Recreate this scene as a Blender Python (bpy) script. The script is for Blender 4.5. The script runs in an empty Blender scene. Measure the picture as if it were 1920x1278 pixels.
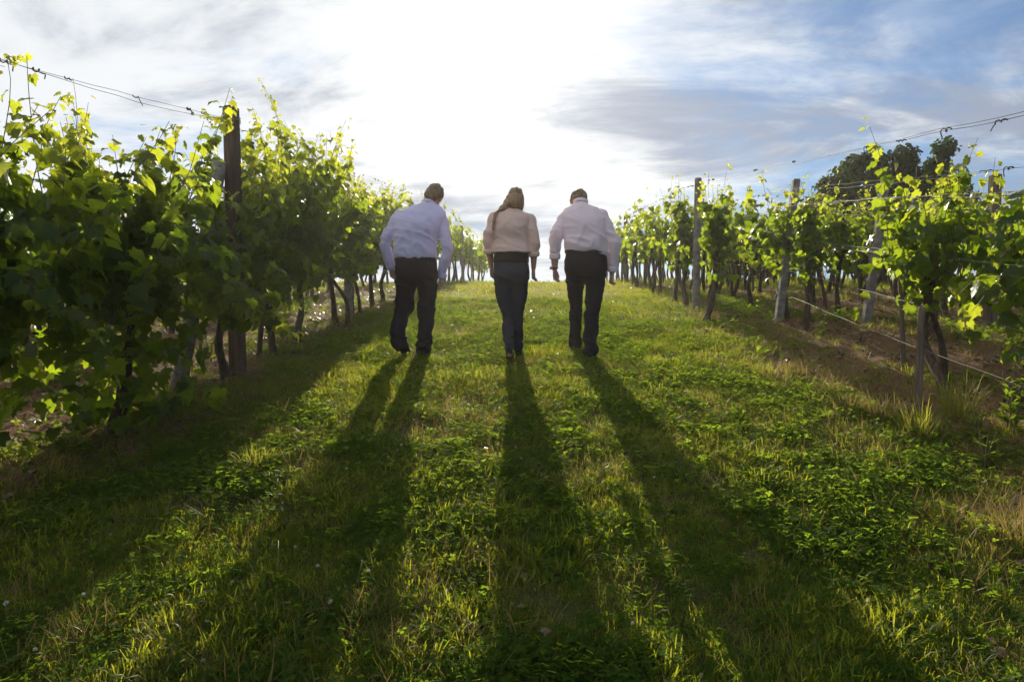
import bpy, math, random
import numpy as np
from mathutils import Vector, Matrix, Euler

random.seed(7)
RNG = np.random.default_rng(7)
SC = bpy.context.scene
COL = SC.collection
R = math.radians

# ------------------------------------------------------------------ camera, sky, sun, exposure
SLOPE = math.tan(R(9.0))
CURV, CURV0 = 0.00305, 4.5
CAM_PITCH, CAM_YAW = -2.2, 3.04

cam_data = bpy.data.cameras.new('camera')
cam = bpy.data.objects.new('camera', cam_data)
COL.objects.link(cam)
cam.location = (0, 0, 1.57)
cam.rotation_euler = (R(90 + CAM_PITCH), 0, R(CAM_YAW))
cam_data.sensor_width = 36
cam_data.lens = 24
cam_data.clip_start = 0.05
cam_data.clip_end = 2000
SC.camera = cam

_rot = Euler(cam.rotation_euler).to_matrix()
SUN_DIR = (_rot @ Vector(((908 - 960) / 1280, (639 - 105) / 1280, -1))).normalized()
SUN_EL = math.asin(SUN_DIR.z)
SUN_AZ = math.atan2(SUN_DIR.x, SUN_DIR.y)

sun_data = bpy.data.lights.new('sun', 'SUN')
sun_data.energy = 5.0
sun_data.angle = R(0.6)
sun_data.color = (1.0, 0.90, 0.70)
sun = bpy.data.objects.new('sun', sun_data)
COL.objects.link(sun)
sun.rotation_euler = SUN_DIR.to_track_quat('Z', 'Y').to_euler()
sun.location = (0, 40, 40)


class N:
    """tiny helper for node trees"""
    def __init__(self, tree):
        self.t = tree

    def new(self, kind, **kw):
        n = self.t.nodes.new(kind)
        for k, v in kw.items():
            setattr(n, k, v)
        return n

    def put(self, sock, v):
        if isinstance(v, bpy.types.NodeSocket):
            self.t.links.new(v, sock)
        elif v is not None:
            if hasattr(sock.default_value, '__len__') and not hasattr(v, '__len__'):
                v = (v,) * len(sock.default_value)
            if hasattr(sock.default_value, '__len__') and len(sock.default_value) == 4 and len(v) == 3:
                v = (*v, 1)
            sock.default_value = v

    def math(self, op, a, b=None, c=None, clamp=False):
        n = self.new('ShaderNodeMath', operation=op, use_clamp=clamp)
        for i, v in enumerate((a, b, c)):
            if v is not None:
                self.put(n.inputs[i], v)
        return n.outputs[0]

    def vmath(self, op, a, b=None):
        n = self.new('ShaderNodeVectorMath', operation=op)
        self.put(n.inputs[0], a)
        if b is not None:
            self.put(n.inputs[1], b)
        return n.outputs['Value'] if op in ('DOT_PRODUCT', 'LENGTH') else n.outputs[0]

    def mix(self, f, a, b, blend='MIX'):
        n = self.new('ShaderNodeMix', data_type='RGBA', blend_type=blend)
        self.put(n.inputs[0], f)
        self.put(n.inputs[6], a)
        self.put(n.inputs[7], b)
        return n.outputs[2]

    def noise(self, vec, scale, detail=4, rough=0.5, dist=0.0):
        n = self.new('ShaderNodeTexNoise')
        if vec is not None:
            self.put(n.inputs['Vector'], vec)
        n.inputs['Scale'].default_value = scale
        n.inputs['Detail'].default_value = detail
        n.inputs['Roughness'].default_value = rough
        n.inputs['Distortion'].default_value = dist
        return n.outputs['Fac']

    def ramp(self, f, a, b, lo=0.0, hi=1.0):
        n = self.new('ShaderNodeMapRange', interpolation_type='SMOOTHSTEP')
        self.put(n.inputs[0], f)
        self.put(n.inputs[1], a)
        self.put(n.inputs[2], b)
        self.put(n.inputs[3], lo)
        self.put(n.inputs[4], hi)
        return n.outputs[0]


def build_world():
    w = bpy.data.worlds.new('World')
    SC.world = w
    w.use_nodes = True
    t = w.node_tree
    t.nodes.clear()
    n = N(t)
    out = n.new('ShaderNodeOutputWorld')
    bg = n.new('ShaderNodeBackground')
    sky = n.new('ShaderNodeTexSky', sky_type='NISHITA')
    sky.sun_disc = False
    sky.sun_elevation = SUN_EL
    sky.sun_rotation = SUN_AZ
    sky.air_density = 1.0
    sky.dust_density = 0.15
    sky.ozone_density = 1.6
    STR = 0.1
    bg.inputs['Strength'].default_value = STR
    d = n.new('ShaderNodeTexCoord').outputs['Generated']
    sep = n.new('ShaderNodeSeparateXYZ')
    n.put(sep.inputs[0], d)
    up = n.math('ADD', n.math('MAXIMUM', sep.outputs[2], 0.0), 0.16)
    cloud_plane = n.new('ShaderNodeCombineXYZ')
    n.put(cloud_plane.inputs[0], n.math('DIVIDE', sep.outputs[0], up))
    n.put(cloud_plane.inputs[1], n.math('DIVIDE', sep.outputs[1], up))
    mp = n.new('ShaderNodeMapping')
    n.put(mp.inputs[0], cloud_plane.outputs[0])
    mp.inputs['Rotation'].default_value = (0, 0, R(24))
    mp.inputs['Scale'].default_value = (0.62, 0.86, 1)
    mp.inputs['Location'].default_value = (2.4, 0.9, 2.0)
    P = mp.outputs[0]
    # angle to the sun
    dot = n.vmath('DOT_PRODUCT', d, tuple(SUN_DIR))
    ang = n.math('ARCCOSINE', n.math('MINIMUM', dot, 0.99999))
    g1 = n.math('EXPONENT', n.math('MULTIPLY', n.math('POWER', n.math('DIVIDE', ang, R(7.0)), 2), -1))
    g2 = n.math('EXPONENT', n.math('MULTIPLY', n.math('DIVIDE', ang, R(13)), -1))
    # a broad cloud bank that thins out towards the right
    side = n.vmath('DOT_PRODUCT', d, (-0.94, 0.10, 0.30))
    big = n.noise(P, 1.4, 9, 0.62, 0.3)
    fine = n.noise(P, 4.0, 7, 0.62, 0.6)
    body = n.math('ADD', n.math('MULTIPLY', big, 0.66), n.math('MULTIPLY', fine, 0.34))
    cov = n.ramp(n.math('ADD', n.math('ADD', body, n.math('MULTIPLY', side, 0.13)), n.math('MULTIPLY', g2, 0.16)), 0.38, 0.58, 0.30, 1.0)
    # relief inside the cloud: bright thin edges, grey-blue thick parts
    thick = n.noise(n.vmath('ADD', P, (0.12, 0.2, 5.0)), 2.1, 9, 0.60, 0.5)
    thick = n.math('ADD', thick, n.math('ADD', n.math('MULTIPLY', side, 0.22), 0.01))
    bright = n.ramp(n.math('ADD', thick, n.math('MULTIPLY', g2, 0.06)), 0.40, 0.64)
    cloud = n.mix(bright, (2.1, 2.45, 3.15), (5.2, 5.4, 5.6))
    # cloud lit from behind is brighter on the sun's side of the sky
    cloud = n.mix(1.0, cloud, n.ramp(ang, R(30), R(110), 1.0, 0.95), 'MULTIPLY')
    skyc = n.mix(1.0, sky.outputs[0], (0.25, 0.42, 0.58), 'MULTIPLY')
    col = n.mix(cov, skyc, cloud)
    glow = n.math('ADD', n.math('MULTIPLY', g1, 4.5), n.math("MULTIPLY", g2, 0.4))
    # the glow comes through uneven cloud
    mott = n.noise(P, 3.2, 8, 0.62, 0.3)
    glow = n.math('MULTIPLY', glow, n.ramp(mott, 0.36, 0.64, 0.25, 1.35))
    gl = n.mix(1.0, (1.0, 0.97, 0.90), glow, 'MULTIPLY')
    col = n.mix(1.0, col, gl, 'ADD')
    n.put(bg.inputs['Color'], col)
    t.links.new(bg.outputs[0], out.inputs[0])


build_world()
SC.view_settings.view_transform = 'Standard'
SC.view_settings.look = 'None'
SC.view_settings.exposure = 0.75
SC.view_settings.gamma = 1.0
SC.view_settings.use_curve_mapping = False
SC.render.engine = 'CYCLES'
SC.cycles.use_denoising = True
SC.cycles.max_bounces = 8
SC.cycles.transparent_max_bounces = 8


# ------------------------------------------------------------------ numeric helpers
def _hash(ix, iy, seed):
    h = (ix.astype(np.int64) * 374761393 + iy.astype(np.int64) * 668265263 + seed * 1442695041) & 0xffffffff
    h = ((h ^ (h >> 13)) * 1274126177) & 0xffffffff
    return ((h ^ (h >> 16)) & 0xffff) / 65535.0


def vnoise(x, y, seed=0):
    x, y = np.asarray(x, float), np.asarray(y, float)
    ix, iy = np.floor(x), np.floor(y)
    fx, fy = x - ix, y - iy
    fx, fy = fx * fx * (3 - 2 * fx), fy * fy * (3 - 2 * fy)
    a, b = _hash(ix, iy, seed), _hash(ix + 1, iy, seed)
    c, d = _hash(ix, iy + 1, seed), _hash(ix + 1, iy + 1, seed)
    return (a * (1 - fx) + b * fx) * (1 - fy) + (c * (1 - fx) + d * fx) * fy


def fbm(x, y, octaves=4, seed=0):
    s, a, t = 0, 1.0, 0
    for o in range(octaves):
        s = s + a * vnoise(np.asarray(x) * 2 ** o, np.asarray(y) * 2 ** o, seed + o)
        t += a
        a *= 0.5
    return s / t


def drop(y):
    y = np.asarray(y, float)
    q = np.clip(y - CURV0, 0, None)
    far = np.clip(y - 45, 0, None)
    qq = np.minimum(q, 45 - CURV0)
    return CURV * qq ** 2 + far * 2 * CURV * (45 - CURV0)


def gz(x, y):
    """height of the ground"""
    x, y = np.asarray(x, float), np.asarray(y, float)
    z = SLOPE * y - drop(y)
    z = z + 0.05 * (fbm(x * 0.45 + 9, y * 0.45, 3, 3) - 0.5)
    return z


def gzf(x, y):
    return float(gz(x, y))


def soil_amount(x, y):
    """0 on the mown grass way, 1 on the tilled strips under the vines"""
    w = (fbm(np.asarray(x) * 1.3, np.asarray(y) * 1.3, 4, 21) - 0.5) * 1.3
    right = np.clip((x - 2.05 + w) / 0.5, 0, 1)
    left = np.clip((-2.45 - x + w * 0.8) / 0.4, 0, 1)
    return np.maximum(right, left)


def smooth_path(pts, per=6):
    P = np.array(pts, float)
    if len(P) < 3:
        k = np.linspace(0, 1, per + 1)[:, None]
        return P[0] * (1 - k) + P[-1] * k
    Q = np.vstack([2 * P[0] - P[1], P, 2 * P[-1] - P[-2]])
    out = []
    for i in range(1, len(Q) - 2):
        p0, p1, p2, p3 = Q[i - 1], Q[i], Q[i + 1], Q[i + 2]
        for k in range(per):
            t = k / per
            out.append(0.5 * (2 * p1 + (p2 - p0) * t + (2 * p0 - 5 * p1 + 4 * p2 - p3) * t * t + (3 * p1 - p0 - 3 * p2 + p3) * t ** 3))
    out.append(P[-1])
    return np.array(out)


class Geo:
    """collects vertices and faces for ONE mesh"""
    def __init__(self):
        self.V, self.F, self.n = [], [], 0

    def add(self, V, F):
        self.V.append(np.asarray(V, float))
        self.F += [tuple(i + self.n for i in f) for f in F]
        self.n += len(V)

    def tube(self, pts, rads, seg=8, per=5, flat=1.0, ref=(0, 0, 1), rough=0.0, seed=0, round_end=True):
        P4 = np.hstack([np.array(pts, float), np.array(rads, float).reshape(-1, 1)])
        S = smooth_path(P4, per) if per > 1 else P4
        P, r = S[:, :3], np.abs(S[:, 3])
        T = np.gradient(P, axis=0)
        T /= np.linalg.norm(T, axis=1)[:, None] + 1e-9
        u = np.cross(T[0], ref)
        if np.linalg.norm(u) < 1e-3:
            u = np.cross(T[0], (1, 0, 0.1))
        u /= np.linalg.norm(u)
        rings = []
        rg = np.random.default_rng(seed)
        idx = list(range(len(P)))
        for i in idx:
            u = u - T[i] * np.dot(u, T[i])
            u /= np.linalg.norm(u) + 1e-9
            v = np.cross(T[i], u)
            a = np.arange(seg) / seg * 2 * np.pi
            rr = r[i] * (1 + rough * (rg.random(seg) - 0.5))
            rings.append(P[i] + np.outer(np.cos(a) * rr, u) + np.outer(np.sin(a) * rr * flat, v))
        if round_end:
            def cap(ring, c, dirv, rad):
                return [c + (ring - c) * 0.75 + dirv * rad * 0.55]
            rings = cap(rings[0], P[0], -T[0], r[0]) + rings + cap(rings[-1], P[-1], T[-1], r[-1])
        V = np.vstack(rings)
        m = len(rings)
        F = []
        for i in range(m - 1):
            for k in range(seg):
                a, b = i * seg + k, i * seg + (k + 1) % seg
                F.append((a, b, b + seg, a + seg))
        F.append(tuple(range(seg - 1, -1, -1)))
        F.append(tuple((m - 1) * seg + k for k in range(seg)))
        self.add(V, F)

    def loft(self, rings, seg=28, per=5, expo=2.3):
        """rings: (cx, cy, cz, rx, ry)"""
        S = smooth_path(np.array(rings, float), per)
        a = np.arange(seg) / seg * 2 * np.pi
        ca, sa = np.cos(a), np.sin(a)
        ux = np.sign(ca) * np.abs(ca) ** (2 / expo)
        uy = np.sign(sa) * np.abs(sa) ** (2 / expo)
        V = np.vstack([np.stack([cx + ux * rx, cy + uy * ry, np.full(seg, cz)], 1) for cx, cy, cz, rx, ry in S])
        m = len(S)
        F = []
        up = S[-1][2] > S[0][2]
        for i in range(m - 1):
            for k in range(seg):
                A, B = i * seg + k, i * seg + (k + 1) % seg
                F.append((A, B, B + seg, A + seg) if up else (A, A + seg, B + seg, B))
        c0, c1 = tuple(range(seg - 1, -1, -1)), tuple((m - 1) * seg + k for k in range(seg))
        F += [c0, c1] if up else [c0[::-1], c1[::-1]]
        self.add(V, F)

    def ball(self, c, r, M=None, nu=16, nv=10):
        V = [(0, 0, 1)]
        for j in range(1, nv):
            th = np.pi * j / nv
            for i in range(nu):
                ph = 2 * np.pi * i / nu
                V.append((np.sin(th) * np.cos(ph), np.sin(th) * np.sin(ph), np.cos(th)))
        V.append((0, 0, -1))
        V = np.array(V) * np.array(r)
        if M is not None:
            V = V @ np.array(M).T
        V = V + np.array(c)
        F = []
        for i in range(nu):
            F.append((0, 1 + i, 1 + (i + 1) % nu))
        for j in range(nv - 2):
            for i in range(nu):
                a, b = 1 + j * nu + i, 1 + j * nu + (i + 1) % nu
                F.append((a, a + nu, b + nu, b))
        L = len(V) - 1
        for i in range(nu):
            F.append((L, L - nu + (i + 1) % nu, L - nu + i))
        self.add(V, F)

    def box(self, lo, hi):
        x0, y0, z0 = lo
        x1, y1, z1 = hi
        V = [(x0, y0, z0), (x1, y0, z0), (x1, y1, z0), (x0, y1, z0), (x0, y0, z1), (x1, y0, z1), (x1, y1, z1), (x0, y1, z1)]
        self.add(V, [(3, 2, 1, 0), (4, 5, 6, 7), (0, 1, 5, 4), (1, 2, 6, 5), (2, 3, 7, 6), (3, 0, 4, 7)])

    def mesh(self, name, mat=None, smooth=True):
        me = bpy.data.meshes.new(name)
        me.from_pydata(np.vstack(self.V).tolist(), [], self.F)
        if smooth:
            me.polygons.foreach_set('use_smooth', np.ones(len(me.polygons), bool))
        if mat:
            me.materials.append(mat)
        me.update()
        return me


def link(name, data, parent=None, loc=None):
    o = bpy.data.objects.new(name, data)
    COL.objects.link(o)
    if parent:
        o.parent = parent
    if loc is not None:
        o.location = loc
    return o


def thing(name, label, cat, loc, group=None, rz=0.0, data=None):
    o = bpy.data.objects.new(name, data)
    COL.objects.link(o)
    if data is None:
        o.empty_display_size = 0.1
    o.location = loc
    o.rotation_euler = (0, 0, rz)
    o['label'] = label
    o['category'] = cat
    if group:
        o['group'] = group
    return o


def tri_mesh(name, V, F, mat, attrs=None, smooth=True):
    """V (n,3), F (m,k) arrays, all faces with k corners"""
    me = bpy.data.meshes.new(name)
    k = F.shape[1]
    me.vertices.add(len(V))
    me.vertices.foreach_set('co', np.ascontiguousarray(V, dtype=np.float32).ravel())
    me.loops.add(F.size)
    me.loops.foreach_set('vertex_index', np.ascontiguousarray(F, dtype=np.int32).ravel())
    me.polygons.add(len(F))
    me.polygons.foreach_set('loop_start', np.arange(0, F.size, k, dtype=np.int32))
    me.polygons.foreach_set('loop_total', np.full(len(F), k, dtype=np.int32))
    me.polygons.foreach_set('use_smooth', np.full(len(F), smooth))
    if mat:
        me.materials.append(mat)
    for a, vals in (attrs or {}).items():
        at = me.attributes.new(a, 'FLOAT', 'POINT')
        at.data.foreach_set('value', np.ascontiguousarray(vals, dtype=np.float32))
    me.update(calc_edges=True)
    return me


# ------------------------------------------------------------------ materials
def new_mat(name):
    m = bpy.data.materials.new(name)
    m.use_nodes = True
    m.node_tree.nodes.clear()
    n = N(m.node_tree)
    out = n.new('ShaderNodeOutputMaterial')
    return m, n, out


def leafy(name, dark, light, young, tdark, tlight, tyoung, trans=0.45, rough=0.42, spec=0.25, veins=True):
    """reflected colours and transmitted colours of a leaf"""
    m, n, out = new_mat(name)
    at = n.new('ShaderNodeAttribute', attribute_name='var').outputs['Fac']
    yg = n.new('ShaderNodeAttribute', attribute_name='young').outputs['Fac']
    rnd = n.new('ShaderNodeObjectInfo').outputs['Random']
    f = n.math('FRACT', n.math('ADD', at, rnd))
    col = n.mix(yg, n.mix(f, dark, light), young)
    tcol = n.mix(yg, n.mix(f, tdark, tlight), tyoung)
    if veins:
        tc = n.new('ShaderNodeNewGeometry').outputs['Position']
        v = n.mix(n.noise(tc, 38, 3, 0.6), (0.65, 0.65, 0.65), (1.3, 1.3, 1.25))
        col = n.mix(1.0, col, v, 'MULTIPLY')
        tcol = n.mix(1.0, tcol, v, 'MULTIPLY')
    p = n.new('ShaderNodeBsdfPrincipled')
    n.put(p.inputs['Base Color'], col)
    p.inputs['Roughness'].default_value = rough
    p.inputs['Specular IOR Level'].default_value = spec
    tr = n.new('ShaderNodeBsdfTranslucent')
    n.put(tr.inputs['Color'], tcol)
    mx = n.new('ShaderNodeMixShader')
    mx.inputs[0].default_value = trans
    n.t.links.new(p.outputs[0], mx.inputs[1])
    n.t.links.new(tr.outputs[0], mx.inputs[2])
    n.t.links.new(mx.outputs[0], out.inputs[0])
    return m


def solid(name, a, b, scale=12, rough=0.85, bump=0.3, spec=0.2, stretch=(1, 1, 1), trans=0.0, bdist=0.01, detail=6):
    m, n, out = new_mat(name)
    tc = n.new('ShaderNodeTexCoord').outputs['Object']
    mp = n.new('ShaderNodeMapping')
    n.put(mp.inputs[0], tc)
    mp.inputs['Scale'].default_value = stretch
    f = n.noise(mp.outputs[0], scale, detail, 0.62)
    p = n.new('ShaderNodeBsdfPrincipled')
    n.put(p.inputs['Base Color'], n.mix(n.ramp(f, 0.3, 0.7), a, b))
    p.inputs['Roughness'].default_value = rough
    p.inputs['Specular IOR Level'].default_value = spec
    if bump:
        bp = n.new('ShaderNodeBump')
        bp.inputs['Strength'].default_value = bump
        bp.inputs['Distance'].default_value = bdist
        n.put(bp.inputs['Height'], f)
        n.put(p.inputs['Normal'], bp.outputs[0])
    sh = p.outputs[0]
    if trans:
        tr = n.new('ShaderNodeBsdfTranslucent')
        n.put(tr.inputs['Color'], b)
        mx = n.new('ShaderNodeMixShader')
        mx.inputs[0].default_value = trans
        n.t.links.new(sh, mx.inputs[1])
        n.t.links.new(tr.outputs[0], mx.inputs[2])
        sh = mx.outputs[0]
    n.t.links.new(sh, out.inputs[0])
    return m


M_LEAF = leafy('vine_leaf', (0.018, 0.044, 0.009), (0.045, 0.085, 0.014), (0.09, 0.12, 0.02), (0.20, 0.31, 0.010), (0.37, 0.47, 0.018), (0.60, 0.62, 0.04), trans=0.58, rough=0.38, spec=0.3)
M_TREE = leafy('tree_leaf', (0.016, 0.036, 0.011), (0.030, 0.055, 0.014), (0.05, 0.08, 0.02), (0.04, 0.08, 0.01), (0.07, 0.12, 0.015), (0.09, 0.14, 0.02), trans=0.3, veins=False, rough=0.75, spec=0.06)
M_GRASS = leafy('grass_blade', (0.035, 0.070, 0.011), (0.070, 0.098, 0.016), (0.16, 0.15, 0.05), (0.32, 0.37, 0.015), (0.52, 0.52, 0.028), (0.48, 0.40, 0.09), trans=0.5, veins=False, rough=0.55, spec=0.2)
M_CLOVER = leafy('clover_leaf', (0.028, 0.062, 0.009), (0.055, 0.098, 0.014), (0.08, 0.13, 0.03), (0.17, 0.29, 0.015), (0.32, 0.42, 0.025), (0.36, 0.42, 0.03), trans=0.55, veins=False, rough=0.8, spec=0.03)
M_STRAW = leafy('dry_grass', (0.17, 0.125, 0.05), (0.28, 0.21, 0.085), (0.26, 0.19, 0.07), (0.24, 0.17, 0.05), (0.36, 0.26, 0.08), (0.36, 0.26, 0.07), trans=0.4, veins=False, spec=0.1)
M_LITTER = leafy('leaf_litter', (0.08, 0.045, 0.02), (0.18, 0.115, 0.06), (0.2, 0.15, 0.06), (0.1, 0.05, 0.02), (0.18, 0.11, 0.05), (0.2, 0.15, 0.06), trans=0.12, veins=False, spec=0.2)
M_PETAL = solid('clover_bloom', (0.40, 0.36, 0.31), (0.55, 0.51, 0.45), 90, 0.8, 0.2, trans=0.25)
M_YELLOW = solid('yellow_bloom', (0.70, 0.50, 0.03), (0.8, 0.62, 0.05), 60, 0.8, 0.2, trans=0.25)
M_BARK = solid('vine_bark', (0.035, 0.024, 0.016), (0.11, 0.08, 0.055), 26, 0.9, 0.9, stretch=(1.6, 1.6, 0.28), bdist=0.012)
M_CANE = solid('vine_cane', (0.09, 0.075, 0.03), (0.16, 0.12, 0.045), 20, 0.6, 0.2)
M_CONCRETE = solid('weathered_concrete', (0.12, 0.105, 0.09), (0.26, 0.235, 0.205), 14, 0.9, 0.5, bdist=0.006)
M_WOOD = solid('weathered_wood', (0.075, 0.055, 0.04), (0.20, 0.15, 0.11), 18, 0.9, 0.8, stretch=(2.2, 2.2, 0.14), bdist=0.006)
M_DARKWOOD = solid('brown_wood', (0.055, 0.035, 0.025), (0.15, 0.095, 0.065), 18, 0.9, 0.8, stretch=(2.2, 2.2, 0.14), bdist=0.006)
M_WIRE = solid('galvanised_wire', (0.14, 0.13, 0.12), (0.28, 0.27, 0.25), 40, 0.5, 0.1, spec=0.35)
M_DARKWIRE = solid('rusty_wire', (0.035, 0.03, 0.028), (0.09, 0.075, 0.065), 40, 0.6, 0.1, spec=0.3)
M_TENDRIL = solid('dry_tendril', (0.05, 0.035, 0.02), (0.10, 0.07, 0.04), 40, 0.9, 0)


def ground_material():
    m, n, out = new_mat('ground')
    pos = n.new('ShaderNodeNewGeometry').outputs['Position']
    so = n.new('ShaderNodeAttribute', attribute_name='soil').outputs['Fac']
    nb = n.noise(pos, 1.7, 5, 0.6)
    nf = n.noise(pos, 24, 5, 0.65)
    nn = n.noise(pos, 110, 3, 0.6)
    soil = n.mix(nf, (0.085, 0.042, 0.022), (0.20, 0.11, 0.06))
    soil = n.mix(n.ramp(nb, 0.45, 0.7), soil, (0.15, 0.10, 0.055))
    turf = n.mix(nf, (0.030, 0.036, 0.012), (0.085, 0.085, 0.028))
    turf = n.mix(n.ramp(nb, 0.5, 0.75), turf, (0.11, 0.09, 0.035))
    col = n.mix(so, turf, soil)
    p = n.new('ShaderNodeBsdfPrincipled')
    n.put(p.inputs['Base Color'], col)
    p.inputs['Roughness'].default_value = 0.95
    p.inputs['Specular IOR Level'].default_value = 0.1
    bp = n.new('ShaderNodeBump')
    bp.inputs['Strength'].default_value = 0.8
    bp.inputs['Distance'].default_value = 0.03
    n.put(bp.inputs['Height'], n.math('ADD', nf, n.math('MULTIPLY', nn, 0.4)))
    n.put(p.inputs['Normal'], bp.outputs[0])
    n.t.links.new(p.outputs[0], out.inputs[0])
    return m


# ------------------------------------------------------------------ ground
def build_ground():
    def axis(lo, a, b, hi, step):
        core = np.arange(a, b + 1e-6, step)
        g, s, left = a, step, []
        while g > lo:
            s *= 1.35
            g -= s
            left.append(max(g, lo))
        g, s, right = core[-1], step, []
        while g < hi:
            s *= 1.35
            g += s
            right.append(min(g, hi))
        return np.array(left[::-1] + list(core) + right)
    xs = axis(-60, -6.5, 8.5, 60, 0.075)
    ys1 = axis(-30, 1.0, 13.0, 13.0, 0.075)
    ys2 = np.arange(13.2, 37.5, 0.22)
    ys3 = [38.2, 39]
    ys = np.concatenate([ys1, ys2, ys3])
    X, Y = np.meshgrid(xs, ys)
    Z = gz(X, Y)
    so = soil_amount(X, Y)
    near = (np.abs(X) < 9) & (Y > 0.5) & (Y < 30)
    clod = (fbm(X * 4.2, Y * 4.2, 4, 5) - 0.5) * 0.13 * so + (fbm(X * 3, Y * 3, 3, 8) - 0.5) * 0.035
    Z = Z + np.where(near, clod, 0)
    ny, nx = X.shape
    idx = np.arange(ny * nx).reshape(ny, nx)
    F = np.stack([idx[:-1, :-1], idx[:-1, 1:], idx[1:, 1:], idx[1:, :-1]], -1).reshape(-1, 4)
    V = np.stack([X, Y, Z], -1).reshape(-1, 3)
    me = tri_mesh('ground', V, F, ground_material(), {'soil': so.ravel()})
    o = link('ground', me)
    o['kind'] = 'structure'
    return o


build_ground()

# ------------------------------------------------------------------ vine leaves
def leaf_shape(detail):
    """a lobed vine leaf: base (petiole) at the origin, tip towards +y, width about 1, normal +z; fan of triangles"""
    if detail == 'near':
        half = [(0.10, -0.10), (0.30, -0.15), (0.40, 0.02), (0.54, 0.16), (0.40, 0.26), (0.50, 0.50), (0.34, 0.50), (0.20, 0.66), (0.13, 0.80)]
    elif detail == 'mid':
        half = [(0.24, -0.14), (0.52, 0.16), (0.40, 0.30), (0.46, 0.54), (0.18, 0.66)]
    else:
        half = [(0.42, -0.02), (0.44, 0.45)]
    tip = [(0.0, 0.95)]
    pts = half + tip + [(-x * 0.97, y) for x, y in half[::-1]]
    V = [(0, 0.25, 0.0), (0, 0.0, 0.0)] + [(x, y, 0) for x, y in pts]
    V = np.array(V, float)
    rr = np.hypot(V[:, 0], V[:, 1] - 0.25)
    V[:, 2] = 0.16 * np.abs(V[:, 0]) - 0.46 * rr ** 2
    if detail == 'near':
        V[2:, 2] += 0.05 * np.sin(np.arange(len(pts)) * 2.1)
    m = len(pts)
    F = [(0, 1, 2)] + [(0, 2 + i, 3 + i) for i in range(m - 1)] + [(0, m + 1, 1)]
    return V, np.array(F)


SHAPES = {k: leaf_shape(k) for k in ('near', 'mid', 'far')}


def leaf_mesh(name, detail, young, mat, stretch=(1, 1, 1)):
    V, F = SHAPES[detail]
    return tri_mesh(name, V * np.array(stretch), F, mat, {'var': np.zeros(len(V)), 'young': np.full(len(V), young)})


LEAVES = [leaf_mesh('leaf', 'near', y, M_LEAF, s) for y, s in ((0.0, (1, 1, 1)), (0.1, (1.08, 0.95, 1.6)), (0.55, (0.95, 1.05, 0.7)), (1.0, (0.9, 1.0, 1.8)))]


def scatter_leaves(detail, pos, rot, size, young, mat, rg, name='foliage'):
    """one mesh of many leaves"""
    V0, F0 = SHAPES[detail]
    n, k = len(pos), len(V0)
    st = np.stack([rg.uniform(0.85, 1.15, n), rg.uniform(0.85, 1.12, n), rg.uniform(0.4, 2.0, n)], 1)
    V = np.einsum('nij,nkj->nki', rot, V0[None] * st[:, None, :]) * size[:, None, None] + pos[:, None, :]
    F = (F0[None] + (np.arange(n) * k)[:, None, None]).reshape(-1, 3)
    return tri_mesh(name, V.reshape(-1, 3), F, mat, {'var': np.repeat(rg.random(n), k), 'young': np.repeat(young, k)})


def leaf_rot(nrm, tip):
    nrm = nrm / (np.linalg.norm(nrm, axis=1)[:, None] + 1e-9)
    tip = tip - nrm * np.sum(tip * nrm, 1)[:, None]
    tip = tip / (np.linalg.norm(tip, axis=1)[:, None] + 1e-9)
    x = np.cross(tip, nrm)
    return np.stack([x, tip, nrm], -1)


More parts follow.
